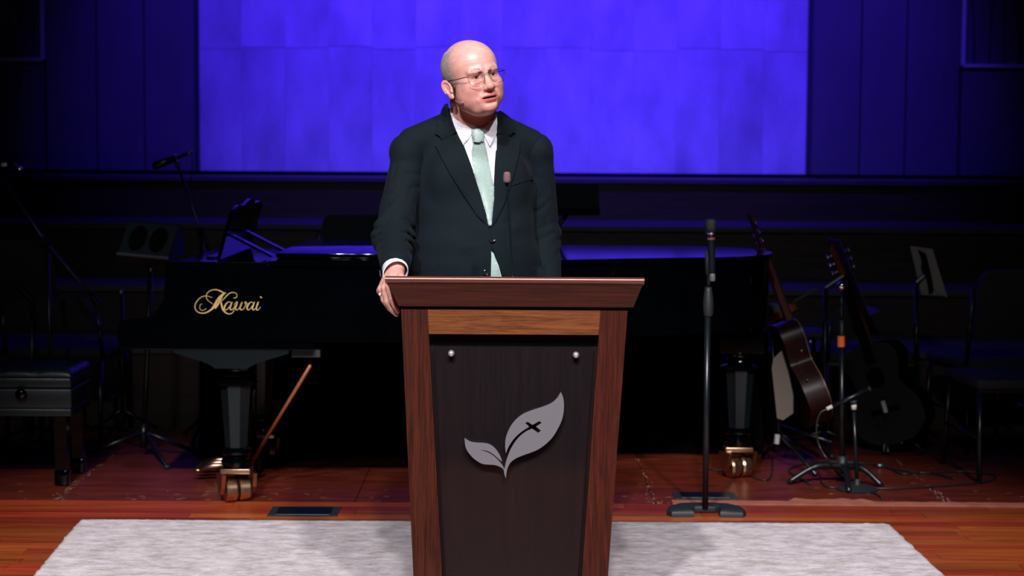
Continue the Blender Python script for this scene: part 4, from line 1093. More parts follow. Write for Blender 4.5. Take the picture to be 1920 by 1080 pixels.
# ================================================================ CHAIRS
def chair(x, y, rot, label, seat=.46, back=.92, w=.46, group=None, name='padded_chair', hasback=True, cat='chair'):
    Mx = Matrix.Translation((x, y, 0)) @ Matrix.Rotation(rot, 4, 'Z')
    t = empty(name, (x, y, 0), label, cat, group)
    MB().box((-w/2, -.22, seat - .045), (w/2, .22, seat), Mx, bev=.015).build('seat', M['chair_pad'], t, auto=40)
    MB().box((-w/2 + .01, -.21, seat - .062), (w/2 - .01, .21, seat - .0455), Mx).build('seat_frame', M['black_metal'], t)
    for sx in (-1, 1):
        MB().tube([Mx @ Vector((sx*(w/2 - .02), -.20, seat - .06)), Mx @ Vector((sx*(w/2 - .01), -.235, .002))], .0125, 8).build('leg', M['black_metal'], t, smooth=True)
        MB().tube([Mx @ Vector((sx*(w/2 - .02), .20, seat - .06)), Mx @ Vector((sx*(w/2 - .01), .25, .002))], .0125, 8).build('leg', M['black_metal'], t, smooth=True)
        MB().tube([Mx @ Vector((sx*(w/2 - .01), -.22, .2)), Mx @ Vector((sx*(w/2 - .01), .23, .2))], .008, 8).build('stretcher', M['black_metal'], t, smooth=True)
        if hasback: MB().tube([Mx @ Vector((sx*(w/2 - .005), .22, seat - .03)), Mx @ Vector((sx*(w/2 - .01), .27, back - .08))], .011, 8).build('back_post', M['black_metal'], t, smooth=True)
    if hasback:
        hw = w/2 - .03; lo = seat + .10
        pl = [(-hw, lo), (hw, lo)] + [(hw - .06 + .06*math.cos(a*math.pi/12), back - .06 + .06*math.sin(a*math.pi/12)) for a in range(7)] + [(-hw + .06 - .06*math.sin(a*math.pi/12), back - .06 + .06*math.cos(a*math.pi/12)) for a in range(7)]
        sl = .07 / (back - seat)
        MB().prism(pl, lambda u, v, o: Mx @ Vector((u, .215 + o + (v - seat)*sl, v)), -.012, .03).build('backrest', M['chair_pad'], t, auto=40)
    return t
chair(P(1842, 700, 8.72).x, 8.70, R(192), 'black padded chair facing away beside the stand with pale sheets', back=.90, w=.42)
chair(P(1620, 700, 8.95).x, 8.90, R(175), 'black armless chair half hidden behind the dark guitar', back=.70, w=.44)
chair(P(1905, 700, 7.97).x, 7.97, R(185), 'low black stool cut off by the right frame edge', w=.52, hasback=False, name='low_stool', cat='stool')
chair(P(130, 700, 8.9).x, 8.90, R(175), 'dark chair behind the leather bench, low backed', back=.72, w=.5)
# on the first riser: chair backs behind the piano
def riser_chair(px, label):
    yy = 9.75; t = chair(P(px, 500, yy).x, yy, R(180), label, seat=.40, back=P(676, 398, yy).z - RZ[0], w=.42)
    t.location.z += RZ[0]
    return t
t = riser_chair(676, 'black chair on the choir riser left of the man in the suit')
# ================================================================ PERSON
def surface_nets(fn, lo, hi, h):
    lo = np.array(lo, float); hi = np.array(hi, float)
    n = np.ceil((hi - lo) / h).astype(int) + 1
    xs_, ys_, zs_ = [lo[i] + h * np.arange(n[i]) for i in range(3)]
    X, Y, Z = np.meshgrid(xs_.astype(np.float32), ys_.astype(np.float32), zs_.astype(np.float32), indexing='ij')
    D = fn(X, Y, Z).astype(np.float32)
    S = D < 0
    c = [(i, j, k) for i in (0, 1) for j in (0, 1) for k in (0, 1)]
    sl = lambda A, o: A[o[0]:A.shape[0]-1+o[0], o[1]:A.shape[1]-1+o[1], o[2]:A.shape[2]-1+o[2]]
    cnt = sum(sl(S, o).astype(np.int8) for o in c)
    act = (cnt > 0) & (cnt < 8)
    idx = -np.ones(act.shape, dtype=np.int64); ai = np.argwhere(act); idx[act] = np.arange(len(ai))
    acc = np.zeros((len(ai), 3)); w = np.zeros(len(ai))
    I, J, K = ai.T
    for a in range(8):
        for b in range(a + 1, 8):
            oa, ob = c[a], c[b]
            if sum(abs(oa[i] - ob[i]) for i in range(3)) != 1: continue
            da = D[I+oa[0], J+oa[1], K+oa[2]]; db = D[I+ob[0], J+ob[1], K+ob[2]]
            m = (da < 0) != (db < 0)
            t = np.where(m, da / np.where(m, da - db, 1), 0)
            p = np.array(oa)[None, :] + (np.array(ob) - np.array(oa))[None, :] * t[:, None]
            acc += p * m[:, None]; w += m
    V = lo + (ai + acc / w[:, None]) * h
    faces = []
    for ax in range(3):
        u, v = (ax + 1) % 3, (ax + 2) % 3
        A = S; sh = list(S.shape)
        s0 = [slice(None)]*3; s1 = [slice(None)]*3; s0[ax] = slice(0, -1); s1[ax] = slice(1, None)
        for q in (u, v): s0[q] = slice(1, -1); s1[q] = slice(1, -1)
        e0 = A[tuple(s0)]; e1 = A[tuple(s1)]
        ch = np.argwhere(e0 != e1)
        if len(ch) == 0: continue
        sgn = e0[tuple(ch.T)]
        base = ch.copy(); base[:, u] += 1; base[:, v] += 1
        def cell(du, dv):
            q = base.copy(); q[:, u] -= du; q[:, v] -= dv; return idx[tuple(q.T)]
        a, b, cc, d = cell(1, 1), cell(0, 1), cell(0, 0), cell(1, 0)
        qd = np.stack([a, b, cc, d], 1)
        qd[~sgn] = qd[~sgn][:, ::-1]
        faces.append(qd)
    Fq = np.concatenate(faces) if faces else np.zeros((0, 4), int)
    Fq = Fq[(Fq >= 0).all(1)]
    return V, Fq
def smin(a, b, k):
    h_ = np.clip(.5 + .5*(b - a)/k, 0, 1); return b + (a - b)*h_ - k*h_*(1-h_)
def smax(a, b, k): return -smin(-a, -b, k)
def ell(X, Y, Z, c, r):
    a = (X-c[0])/r[0]; b = (Y-c[1])/r[1]; d = (Z-c[2])/r[2]
    k0 = np.sqrt(a*a+b*b+d*d) + 1e-6; k1 = np.sqrt((a/r[0])**2+(b/r[1])**2+(d/r[2])**2) + 1e-6
    return k0*(k0-1)/k1
def cap(X, Y, Z, a, b, ra, rb=None, sc=None):
    rb = ra if rb is None else rb
    a = np.array(a, float); b = np.array(b, float); d = b - a; L2 = float(d @ d)
    px, py, pz = X-a[0], Y-a[1], Z-a[2]
    t = np.clip((px*d[0]+py*d[1]+pz*d[2])/L2, 0, 1)
    return np.sqrt((px-t*d[0])**2+(py-t*d[1])**2+(pz-t*d[2])**2) - (ra + (rb-ra)*t)
def chain(X, Y, Z, pts, rs, k=.006):
    D = None
    for i in range(len(pts)-1):
        d = cap(X, Y, Z, pts[i], pts[i+1], rs[i], rs[i+1]); D = d if D is None else smin(D, d, k)
    return D

HC = P(886, 147, 5.76)
HR = Matrix.Rotation(R(27), 3, 'Z') @ Matrix.Rotation(R(-5), 3, 'X') @ Matrix.Rotation(R(-11), 3, 'Y')
HRi = HR.inverted()
HM = Matrix.Translation(HC) @ HR.to_4x4()
def toh(p): return tuple(HRi @ (Vector(p) - HC))
BXc, BYc = P(888, 400, 5.88).x, 5.90
TYAW = R(17)
TM = Matrix.Translation((BXc, BYc, 0)) @ Matrix.Rotation(TYAW, 4, 'Z')
def tw(x, y, z): return TM @ Vector((x, y, z))
person = empty('person', (BXc, BYc, 0.0122), 'bald man in glasses, dark suit and pale green tie, hand on the lectern', 'person')
WORG[person.name] = Vector((BXc, BYc, 0.0122))

def head_sdf(X, Y, Z):
    aX = np.abs(X)
    D = ell(X, Y, Z, (0, .018, .038), (.0815, .104, .088))
    D = smin(D, ell(X, Y, Z, (0, -.030, .040), (.070, .064, .066)), .03)
    D = smin(D, ell(X, Y, Z, (0, -.030, -.030), (.066, .064, .078)), .03)
    D = smin(D, ell(X, Y, Z, (0, -.034, -.074), (.056, .052, .039)), .03)
    D = smin(D, ell(aX, Y, Z, (.047, -.020, -.065), (.028, .044, .036)), .024)    # jowls
    D = smin(D, ell(aX, Y, Z, (.045, -.040, -.042), (.026, .036, .034)), .024)
    D = smin(D, ell(X, Y, Z, (0, -.081, -.100), (.025, .017, .017)), .018)          # chin
    D = smin(D, ell(aX, Y, Z, (.042, -.066, -.030), (.024, .024, .024)), .018)      # cheek
    D = smin(D, cap(aX, Y, Z, (.012, -.0905, .0175), (.043, -.080, .0175), .0115, .0105), .012)  # brow
    D = smax(D, -ell(aX, Y, Z, (.030, -.105, -.003), (.0185, .0180, .0115)), .009)   # socket
    lid = ell(aX, Y, Z, (.0305, -.0755, -.002), (.0146, .0140, .0130))
    D = smin(D, lid, .004)
    D = smin(D, chain(aX, Y, Z, [(.017, -.0880, .0060), (.030, -.0890, .0085), (.044, -.0790, .0025)], [.0050, .0062, .0045]), .004)  # hooded lids
    D = smax(D, -ell(aX, Y, Z, (.0305, -.0910, -.0035), (.0122, .0095, .0031)), .0018)
    D = smax(D, -ell(aX, Y, Z, (.0165, -.0995, .0015), (.0075, .0125, .0090)), .007)
    D = smin(D, cap(aX, Y, Z, (.019, -.0880, -.0195), (.038, -.0820, -.0195), .0045), .007)  # eye bags
    D = smax(D, -chain(aX, Y, Z, [(.0185, -.0960, -.022), (.027, -.0955, -.0280), (.038, -.0905, -.0275)], [.0008, .0018, .0006]), .007)
    # nose
    n = cap(X, Y, Z, (0, -.089, .008), (0, -.109, -.034), .0085, .0120)
    n = smin(n, ell(X, Y, Z, (0, -.1125, -.0385), (.0145, .0125, .0115)), .009)
    n = smin(n, ell(aX, Y, Z, (.0145, -.099, -.0425), (.0092, .0130, .0090)), .007)
    D = smin(D, n, .011)
    D = smax(D, -ell(aX, Y, Z, (.0075, -.108, -.0520), (.0042, .0060, .0045)), .0025)
    # mouth
    D = smin(D, ell(X, Y, Z, (0, -.075, -.070), (.036, .023, .026)), .016)
    D = smin(D, chain(aX, Y, Z, [(0, -.0985, -.0672), (.012, -.0962, -.0668), (.024, -.0890, -.0700), (.034, -.0815, -.0730)], [.0052, .0048, .0034, .0015]), .004)
    D = smin(D, chain(aX, Y, Z, [(0, -.0960, -.0800), (.012, -.0940, -.0790), (.023, -.0875, -.0760), (.033, -.0815, -.0735)], [.0070, .0065, .0040, .0015]), .004)
    D = smax(D, -ell(X, Y, Z, (-.001, -.098, -.0730), (.0275, .024, .0026)), .002)
    D = smax(D, -ell(X, Y, Z, (0, -.0975, -.0915), (.022, .005, .0035)), .007)        # under lip
    D = smax(D, -chain(aX, Y, Z, [(.0205, -.1000, -.040), (.030, -.0965, -.052), (.038, -.0890, -.066)], [.0014, .0016, .0006]), .012)
    D = D + .00025*np.exp(-((Z-.050)/.0018)**2)*(Y < -.05) + .0002*np.exp(-((Z-.064)/.0018)**2)*(Y < -.05)
    D = smax(D, -cap(aX, Y, Z, (.0035, -.1035, .012), (.0050, -.1025, .024), .0011), .003)   # frown lines
    # ears: an angled plate that stands off the head, with rim, bowl and lobe
    ca, sa = math.cos(.55), math.sin(.55)
    dx, dy = aX - .0870, Y - .016
    ex = dx*ca - dy*sa; ey0 = dx*sa + dy*ca; ez = (Z + .020)*1.12; ex = ex*1.1; ey0 = ey0*1.14
    ey = ey0 - .22*ez
    hw = .0185 + .13*np.clip(ez, -.034, .02)
    disc = np.sqrt((ey/hw)**2 + (ez/.0325)**2 + 1e-9)
    plate = smax((disc - 1)*.018, np.abs(ex) - .0030, .003)
    rim = np.sqrt(((disc - .92)*.0185)**2 + (ex - .0030)**2) - .0036
    rim = smax(rim, -(ez + .016), .006)
    ear = smin(plate, rim, .003)
    ear = smin(ear, chain(ex, ey, ez, [(.002, .009, .014), (.003, .0095, -.002), (.003, .003, -.017)], [.0028, .0032, .0026]), .003)  # inner fold
    ear = smax(ear, -ell(ex, ey, ez, (.0062, -.003, -.004), (.0062, .0085, .0120)), .003)
    ear = smin(ear, cap(ex, ey, ez, (-.006, -.004, .004), (-.006, -.005, -.012), .0075), .004)
    ear = smin(ear, cap(ex, ey, ez, (-.002, -.0150, .004), (.003, -.0135, -.010), .0048), .004)
    ear = smin(ear, ell(ex, ey, ez, (.001, -.004, -.029), (.0046, .0095, .0085)), .006)
    D = smin(D, ear, .006)
    # neck
    n0 = toh(P(884, 175, 5.83)); n1 = toh(P(888, 262, 5.86))
    D = smin(D, cap(X, Y, Z, n0, n1, .070, .0755), .034)
    D = smin(D, ell(X, Y, Z, (0, -.036, -.104), (.040, .040, .022)), .024)
    return D
hv, hf = surface_nets(head_sdf, (-.115, -.135, -.23), (.115, .145, .14), .0017)
hv_local = hv.copy()
Hm = np.array(HM)
hv = hv_local @ Hm[:3, :3].T + Hm[:3, 3]

# ---- right hand grips the lectern's left edge
def hp(px, py, Y): return np.array(P(px, py, Y))
WR = hp(741, 503, 5.475)
def hand_pts():
    Yk = [5.325, 5.350, 5.374, 5.396]
    mcp = [hp(730, 537, Yk[0]), hp(722, 540, Yk[1]), hp(715, 542, Yk[2]), hp(713, 545, Yk[3])]
    pip = [hp(734.5, 561, Yk[0]-.004), hp(726, 565, Yk[1]-.003), hp(720, 562, Yk[2]), hp(719.5, 560, Yk[3])]
    dip = [hp(741, 574, Yk[0]-.002), hp(735, 580, Yk[1]-.002), hp(730, 577, Yk[2]), hp(729, 572, Yk[3])]
    tip = [hp(746, 583, Yk[0]+.002), hp(743.5, 589, Yk[1]+.002), hp(739, 586, Yk[2]+.002), hp(737, 578, Yk[3])]
    return mcp, pip, dip, tip
mcp, pip, dip, tip = hand_pts()
def hand_sdf(X, Y, Z):
    D = cap(X, Y, Z, WR + np.array([.01, .09, .03]), WR, .033, .029)
    rad = [(.0115, .0102, .0092, .0080), (.0115, .0102, .0092, .0082), (.0108, .0098, .0088, .0078), (.0098, .0088, .0078, .0070)]
    palm = None
    for i in range(4):
        d = cap(X, Y, Z, WR + np.array([.004 - .004*i, -.02 + .006*i, -.006]), mcp[i], .019, .0120)
        palm = d if palm is None else smin(palm, d, .012)
    D = smin(D, palm, .02)
    # knuckles stand out a little, tendon grooves between them
    Fg = None
    for i in range(4):
        d = chain(X, Y, Z, [mcp[i], pip[i], dip[i], tip[i]], rad[i], .003)
        D = smin(D, d, .0035)
    # thumb over the desk edge
    t0 = WR + np.array([.012, -.035, -.012]); t1 = hp(752, 521, 5.37) ; t2 = hp(766, 529, 5.34)
    D = smin(D, chain(X, Y, Z, [t0, t1, t2], [.017, .0115, .0095], .004), .008)
    return D
lo = np.minimum.reduce([WR - .06] + [p - .03 for p in mcp + tip]); hi_ = np.maximum.reduce([WR + .06, WR + np.array([.05, .13, .07])] + [p + .03 for p in mcp + tip] + [hp(770, 529, 5.34) + .02])
dv, df = surface_nets(hand_sdf, lo, hi_, .0017)

# ---- arms, trunk, legs
SHR, ELR = hp(763, 284, 5.85), hp(737, 445, 5.74)
SHL, ELL, WRL = hp(1009, 282, 5.99), hp(1016, 440, 6.04), hp(1026, 570, 5.96)
def trunk_inner(X, Y, Z):
    ic = math.cos(-TYAW), math.sin(-TYAW)
    x = (X-BXc)*ic[0] - (Y-BYc)*ic[1]; y = (X-BXc)*ic[1] + (Y-BYc)*ic[0]; z = Z
    D = ell(x, y, z, (0, .01, 1.33), (.165, .10, .19))
    D = smin(D, ell(x, y, z, (0, -.01, 1.10), (.175, .13, .22)), .05)
    D = smin(D, ell(x, y, z, (0, 0, .92), (.165, .12, .14)), .05)
    D = smin(D, cap(x, y, z, (-.14, .01, 1.44), (.14, .01, 1.44), .045), .04)
    D = smin(D, cap(X, Y, Z, np.array(P(886, 240, 5.86)), np.array(P(886, 215, 5.85)), .060), .03)
    for s in (-1, 1):
        D = smin(D, cap(x, y, z, (s*.09, 0, .88), (s*.10, -.005, .50), .085, .058), .03)
        D = smin(D, cap(x, y, z, (s*.10, -.005, .50), (s*.105, .02, .10), .055, .040), .02)
        D = smin(D, cap(x, y, z, (s*.105, .02, .075), (s*.12, -.11, .055), .038, .033), .02)
    D = smin(D, chain(X, Y, Z, [SHR + np.array([.02, 0, -.01]), ELR, WR], [.038, .040, .028], .01), .03)
    D = smin(D, chain(X, Y, Z, [SHL + np.array([-.02, 0, -.01]), ELL, WRL], [.038, .040, .028], .01), .03)
    hl = WRL + np.array([.0, -.02, -.07])
    D = smin(D, cap(X, Y, Z, WRL, hl, .026, .030), .02)
    for i in range(4):
        a = hl + np.array([-.004, -.027 + .018*i, -.02]); b = a + np.array([-.004, -.004, -.045]); c_ = b + np.array([-.014, -.0, -.026])
        D = smin(D, chain(X, Y, Z, [a, b, c_], [.011, .0095, .008], .003), .004)
    D = smin(D, chain(X, Y, Z, [WRL + np.array([0, -.03, -.04]), hl + np.array([-.004, -.052, -.01]), hl + np.array([-.012, -.058, -.045])], [.014, .011, .009], .003), .01)
    return D
bv, bf = surface_nets(trunk_inner, (BXc-.36, 5.40, .012), (BXc+.36, 6.16, 1.62), .0075)
keep = np.ones(len(bv), bool)
AV = np.concatenate([hv, dv, bv]); AF = np.concatenate([hf, df + len(hv), bf + len(hv) + len(dv)])

def skin_mat():
    m, nt, b = mat_new('skin'); N = nt.nodes.new; L = nt.links.new
    at = N('ShaderNodeAttribute'); at.attribute_name = 'tone'
    tc = N('ShaderNodeTexCoord'); nz = N('ShaderNodeTexNoise'); nz.inputs['Scale'].default_value = 45; nz.inputs['Detail'].default_value = 5
    L(tc.outputs['Object'], nz.inputs['Vector'])
    mx = N('ShaderNodeMix'); mx.data_type = 'RGBA'; mx.blend_type = 'MULTIPLY'; mx.inputs[0].default_value = 1.0
    mr = N('ShaderNodeMapRange'); mr.inputs[3].default_value = .80; mr.inputs[4].default_value = 1.15; L(nz.outputs['Fac'], mr.inputs[0])
    cc = N('ShaderNodeCombineColor'); 
    mg = N('ShaderNodeMath'); mg.operation = 'POWER'; mg.inputs[1].default_value = 1.6; L(mr.outputs[0], mg.inputs[0])
    L(mr.outputs[0], cc.inputs[0]); L(mg.outputs[0], cc.inputs[1]); L(mg.outputs[0], cc.inputs[2])
    L(at.outputs['Color'], mx.inputs[6]); L(cc.outputs[0], mx.inputs[7])
    L(mx.outputs[2], b.inputs['Base Color']); b.inputs['Roughness'].default_value = .42
    b.inputs['Subsurface Weight'].default_value = .12; b.inputs['Subsurface Radius'].default_value = (.012, .004, .002); b.inputs['Subsurface Scale'].default_value = 0.6
    b.inputs['Specular IOR Level'].default_value = .45
    n2 = N('ShaderNodeTexNoise'); n2.inputs['Scale'].default_value = 260; L(tc.outputs['Object'], n2.inputs['Vector'])
    bp = N('ShaderNodeBump'); bp.inputs['Strength'].default_value = .12; bp.inputs['Distance'].default_value = .001
    L(n2.outputs['Fac'], bp.inputs['Height']); L(bp.outputs['Normal'], b.inputs['Normal'])
    return m
M['skin'] = skin_mat()
body = mesh_obj('body', AV, AF, M['skin'], person, smooth=True)
# skin colours: lips, cheeks, ears, nose, paler scalp; shade painted into the eye sockets
x, y, z = hv_local.T; ax = np.abs(x)
base = np.array([.66, .345, .30])
tone = np.tile(base, (len(AV), 1))
def blend(w, colr):
    global tone
    n = len(hv_local); w = np.clip(w, 0, 1)[:, None]; tone[:n] = tone[:n]*(1-w) + np.array(colr)*w
blend(.5*np.clip((z-.05)/.06, 0, 1), (.72, .43, .39))
blend(.55*np.exp(-(((ax-.045)/.022)**2+((z+.035)/.022)**2+((y+.07)/.03)**2)), (.64, .25, .21))
blend(.5*np.exp(-((x/.016)**2+((z+.036)/.014)**2+((y+.115)/.02)**2)), (.64, .24, .19))
blend(.6*np.clip((ax-.080)/.006, 0, 1)*(np.abs(y-.02) < .035), (.62, .24, .19))
blend(.5*np.clip((-z-.115)/.02, 0, 1), (.56, .22, .165))
blend(.45*np.exp(-(((ax-.03)/.016)**2+((z+.010)/.013)**2))*(y < -.07), (.50, .24, .20))
def hair_w(x, y, z):
    ax = np.abs(x)
    lf = np.where(z < .03, -.030, -.030 + (z - .03)*.20)
    m = np.clip((y - lf)/.034, 0, 1)*np.clip((.112 - z)/.030, 0, 1)*(z > -.062)
    m = np.where((z < -.012) & (y < .045), 0, m)
    m = np.where((z < -.030) & (y < .070), 0, m)
    m = np.where((ax > .0855) & (z < .02), 0, m)
    return m
blend(.75*hair_w(x, y, z), (.50, .40, .38))
blend(.7*hair_w(x, y, z)*np.clip((y-.02)/.05, 0, 1), (.32, .26, .24))
blend(.55*np.clip((-.028-z)/.03, 0, 1)*(y < .03), (.63, .28, .235))
blend(.8*np.exp(-(((ax-.028)/.019)**2+((z-.002)/.0080)**2))*(y < -.07), (.30, .12, .10))  # socket shade under the brow, put into the skin colour
blend(.8*np.exp(-(((ax-.029)/.020)**2+((z-.0035)/.0095)**2))*(y < -.07), (.26, .10, .08))  # second, deeper pass of the painted socket shade
lipw = np.exp(-(((ax)/.028)**6)) * (np.exp(-((z+.0670+.14*ax)/.0048)**2) + np.exp(-((z+.0800-.18*ax)/.0062)**2)) * (y < -.074)
blend(1.0*lipw, (.40, .085, .09))
blend(1.0*(np.exp(-((z+.0730)/.0022)**4) * (ax < .022) * (y > -.0915) * (y < -.066)), (.10, .02, .02))
nh = len(hv); tone[nh:nh+len(dv)] = (.68, .36, .30)
at = body.data.color_attributes.new('tone', 'FLOAT_COLOR', 'POINT')
at.data.foreach_set('color', np.concatenate([tone, np.ones((len(AV), 1))], 1).ravel())

# eyes
M['eye_white'] = simple('eye_white', (.60, .54, .50), .15, noise=.03)
M['iris'] = simple('iris', (.045, .055, .06), .15, noise=.3, nscale=400)
M['pupil'] = simple('pupil', (.004, .004, .004), .1)
for s in (-1, 1):
    c = Vector((s*.0305, -.0755, -.002))
    e = MB().ball(HM @ c, .0122, 24).build('eyeball', M['eye_white'], person, smooth=True)
    g = Vector((s*.0 + .10, -1, 0.02)).normalized()
    q_ = (HR @ g).to_track_quat('Z', 'Y').to_matrix().to_4x4()
    Me = Matrix.Translation(HM @ c) @ q_
    MB().lathe([(.0060, .01068), (.0052, .0114), (.003, .01200), (.0003, .01232)], (0, 0, 0), 20, Me).build('iris', M['iris'], e, smooth=True)
    MB().lathe([(.0024, .0121), (.0015, .01245), (.0002, .0126)], (0, 0, 0), 14, Me).build('pupil', M['pupil'], e, smooth=True)
# teeth glint
MB().tube([HM @ Vector(p) for p in ((-.014, -.083, -.0702), (0, -.087, -.0695), (.014, -.083, -.0702))], .0022, 8).build('teeth', simple('teeth', (.5, .44, .38), .3), person, smooth=True)

# ---- hair: many short grey strands on the sides and back, over the scalp
hb = BVHTree.FromPolygons([Vector(p) for p in hv_local], [tuple(f) for f in hf])
M['hair'] = simple('grey_hair', (.34, .29, .26), .55, noise=.35, nscale=60)
M['hair_white'] = simple('white_hair', (.46, .39, .36), .55, noise=.25, nscale=60)
M['brow'] = simple('sparse_brow', (.50, .33, .28), .6, noise=.2)
def hair_mask(x, y, z):
    ax = abs(x)
    return float(hair_w(np.array(x), np.array(y), np.array(z)))
hm = MB(); hv2 = []; hf2 = []
nstr = 0
hn = 34000
rs = random.Random(3)
while nstr < hn:
    th = rs.uniform(-math.pi, math.pi); ph = rs.uniform(-.75, .95)
    d = Vector((math.cos(ph)*math.sin(th), math.cos(ph)*math.cos(th), math.sin(ph)))
    o_, nrm_, _, _ = hb.ray_cast(Vector((0, .015, .02)) + d*.3, -d)
    nstr += 1
    if o_ is None or abs(o_.x) > .0815 and o_.y < .065 and -.07 < o_.z < .022: continue
    if rs.random() > hair_mask(o_.x, o_.y, o_.z): continue
    if nrm_.dot(d) < 0: nrm_ = -nrm_
    down = Vector((rs.gauss(0, .25), .85, -.75 + rs.gauss(0, .25))); down = (down - nrm_*down.dot(nrm_)).normalized()
    l = rs.uniform(.009, .017); w = down.cross(nrm_).normalized() * .00032
    a = o_ - nrm_*.0008; m_ = o_ + down*l*.5 + nrm_*.0016; e_ = o_ + down*l + nrm_*.0022
    i0 = len(hv2); hv2 += [HM @ (a - w), HM @ (a + w), HM @ (m_ + w), HM @ (m_ - w), HM @ e_]
    hf2 += [(i0, i0+1, i0+2, i0+3), (i0+3, i0+2, i0+4)]
o = mesh_obj('hair', hv2, hf2, M['hair_white'], person, smooth=True, label='short grey hair around the sides'); o['kind'] = 'stuff'
for s in (-1, 1):
    v = []; f = []
    for k in range(70):
        u = rs.random(); p0 = Vector((s*(.014 + .030*u), -.12, .0185 + .006*math.sin(u*2.6) + rs.gauss(0, .0016)))
        q, nn_, _, _ = hb.ray_cast(p0, Vector((0, 1, 0)))
        if q is None: continue
        dd = Vector((s*1, .25, rs.gauss(.15, .3))).normalized(); l = rs.uniform(.004, .008); w = Vector((0, 0, .0004)); i0 = len(v)
        nn_ = Vector((0, -1, 0)) * .0009
        v += [HM @ (q - w), HM @ (q + w), HM @ (q + dd*l + nn_*1.6)]; f.append((i0, i0+1, i0+2))
    o = mesh_obj('eyebrow', v, f, M['brow'], person); o['kind'] = 'stuff'

# ---- eyeglasses
M['frame_dark'] = simple('dark_bronze_frame', (.022, .012, .011), .3, .8, noise=.1)
M['lens'] = acrylic_mat(); M['lens'].name = 'lens_glass'
M['lens'].node_tree.nodes['Transparent BSDF'].inputs[0].default_value = (.92, .90, .90, 1)
gl_ = empty('eyeglasses', HC); gl_.parent = person; gl_.location = HC - worg(person); WORG[gl_.name] = HC
del_keys = [k for k in gl_.keys()]
def gp(x, y, z): return HM @ Vector((x, y, z))
for s in (-1, 1):
    c = (s*.0360, -.008); ol = []
    shape = [(-.0250, .0125), (-.016, .0170), (.004, .0180), (.022, .0165), (.0290, .0105), (.0285, -.008), (.019, -.0200), (.003, -.0240), (-.013, -.0205), (-.0235, -.008)]
    sh = catmull(shape, 4, True)
    pts = [gp(c[0] + s*u, -.1085 + .55*max(0, abs(c[0]+s*u) - .03)**1.0*.45, c[1] + v) for u, v in sh]
    MB().tube(pts, .00068, 6, closed=True).build('rim', M['frame_dark'], gl_, smooth=True)
    n = len(pts); cc = sum(pts, Vector())/n
    MB().add(pts + [cc], [(i, (i+1) % n, n) for i in range(n)]).build('lens', M['lens'], gl_, smooth=True)
    MB().tube([gp(s*.0645, -.1005, .002), gp(s*.0710, -.097, .004), gp(s*.0755, -.089, .004), gp(s*.081, -.045, .004), gp(s*.0855, -.002, .006), gp(s*.0865, .016, .004), gp(s*.086, .034, -.014)], [.0011, .0014, .0014, .0013, .0016, .0018, .0015], 8).build('temple', M['frame_dark'], gl_, smooth=True)
    MB().tube([gp(s*.010, -.107, -.004), gp(s*.0085, -.103, -.009)], .0005, 5).build('pad_arm', M['steel'], gl_)
    MB().ball(gp(s*.0088, -.1015, -.011), .0024, 8, (.5, .8, 1.4), HR).build('nose_pad', M['steel'], gl_, smooth=True)
MB().tube([gp(-.0095, -.1085, .001), gp(-.004, -.111, .004), gp(.004, -.111, .004), gp(.0095, -.1085, .001)], .0009, 6).build('bridge', M['frame_dark'], gl_, smooth=True)
# headset microphone wire along the cheek
M['tan_wire'] = simple('tan_wire', (.42, .26, .15), .4)
hs = []
for (yy, zz) in ((.006, -.058), (-.008, -.062), (-.022, -.066), (-.036, -.069), (-.050, -.071)):
    q, nn_, _, _ = hb.ray_cast(Vector((-.16, yy, zz)), Vector((1, .0, 0)))
    q = q or Vector((-.07, yy, zz)); hs.append(HM @ (q + Vector((-.004, -.001, 0))))
hm_ = MB().tube(catmull([tuple(p) for p in hs], 4), .0009, 6).build('headset_microphone', M['tan_wire'], person, smooth=True, label='thin tan headset microphone boom')
MB().ball(hs[-1], .0028, 8, (1.3, 1, 1)).build('microphone_tip', M['tan_wire'], hm_, smooth=True)

# ================================================================ CLOTHES
def tloc(X, Y):
    c, s = math.cos(-TYAW), math.sin(-TYAW)
    return (X-BXc)*c - (Y-BYc)*s, (X-BXc)*s + (Y-BYc)*c
NB = np.array(P(888, 246, 5.855)); NT = np.array(P(886, 196, 5.845))
def torso_sdf(X, Y, Z, collar=False):
    x, y = tloc(X, Y); z = Z
    D = ell(x, y, z, (0, .005, 1.32), (.214, .128, .22))
    D = smin(D, ell(x, y, z, (0, -.022, 1.09), (.216, .160, .25)), .06)
    D = smin(D, ell(x, y, z, (0, .0, .90), (.214, .150, .22)), .05)
    D = smin(D, cap(x, y, z, (-.06, .025, 1.532), (-.205, .018, 1.484), .064, .053), .04)
    D = smin(D, cap(x, y, z, (.06, .025, 1.532), (.203, .022, 1.484), .064, .051), .04)
    D = smin(D, cap(x, y, z, (-.05, .02, 1.50), (.05, .02, 1.50), .064, .064), .04)
    D = smin(D, cap(X, Y, Z, NB + np.array([0, .01, -.02]), NT + np.array([0, .022, -.022]), .088, .078), .035)
    D = smin(D, ell(np.abs(x), y, z, (.09, -.075, 1.37), (.07, .045, .085)), .04)
    # drag lines around the fastened button, soft cloth unevenness
    bx, bz = .03, 1.165
    an = np.arctan2(z - bz, x - bx); rr_ = np.sqrt((x-bx)**2 + (z-bz)**2)
    D = D + .0022*np.sin(an*9)*np.exp(-((rr_-.07)/.06)**2)*(y < 0)
    D = D + .0018*np.sin(z*62 + x*31 + 2*np.sin(x*20))*np.exp(-((z-1.18)/.13)**2)
    D = smax(D, .775 - z, .01)
    if not collar: 
        D = smax(D, cap(X, Y, Z, NB + np.array([.0, 0, -.03]), NT + np.array([0, -.0, .25]), .070)*-1, .006)
        # the top of the jacket ends at the collar line, lower in front
        D = smax(D, z - (1.602 + .35*(y - .02)) , .008)
    return D
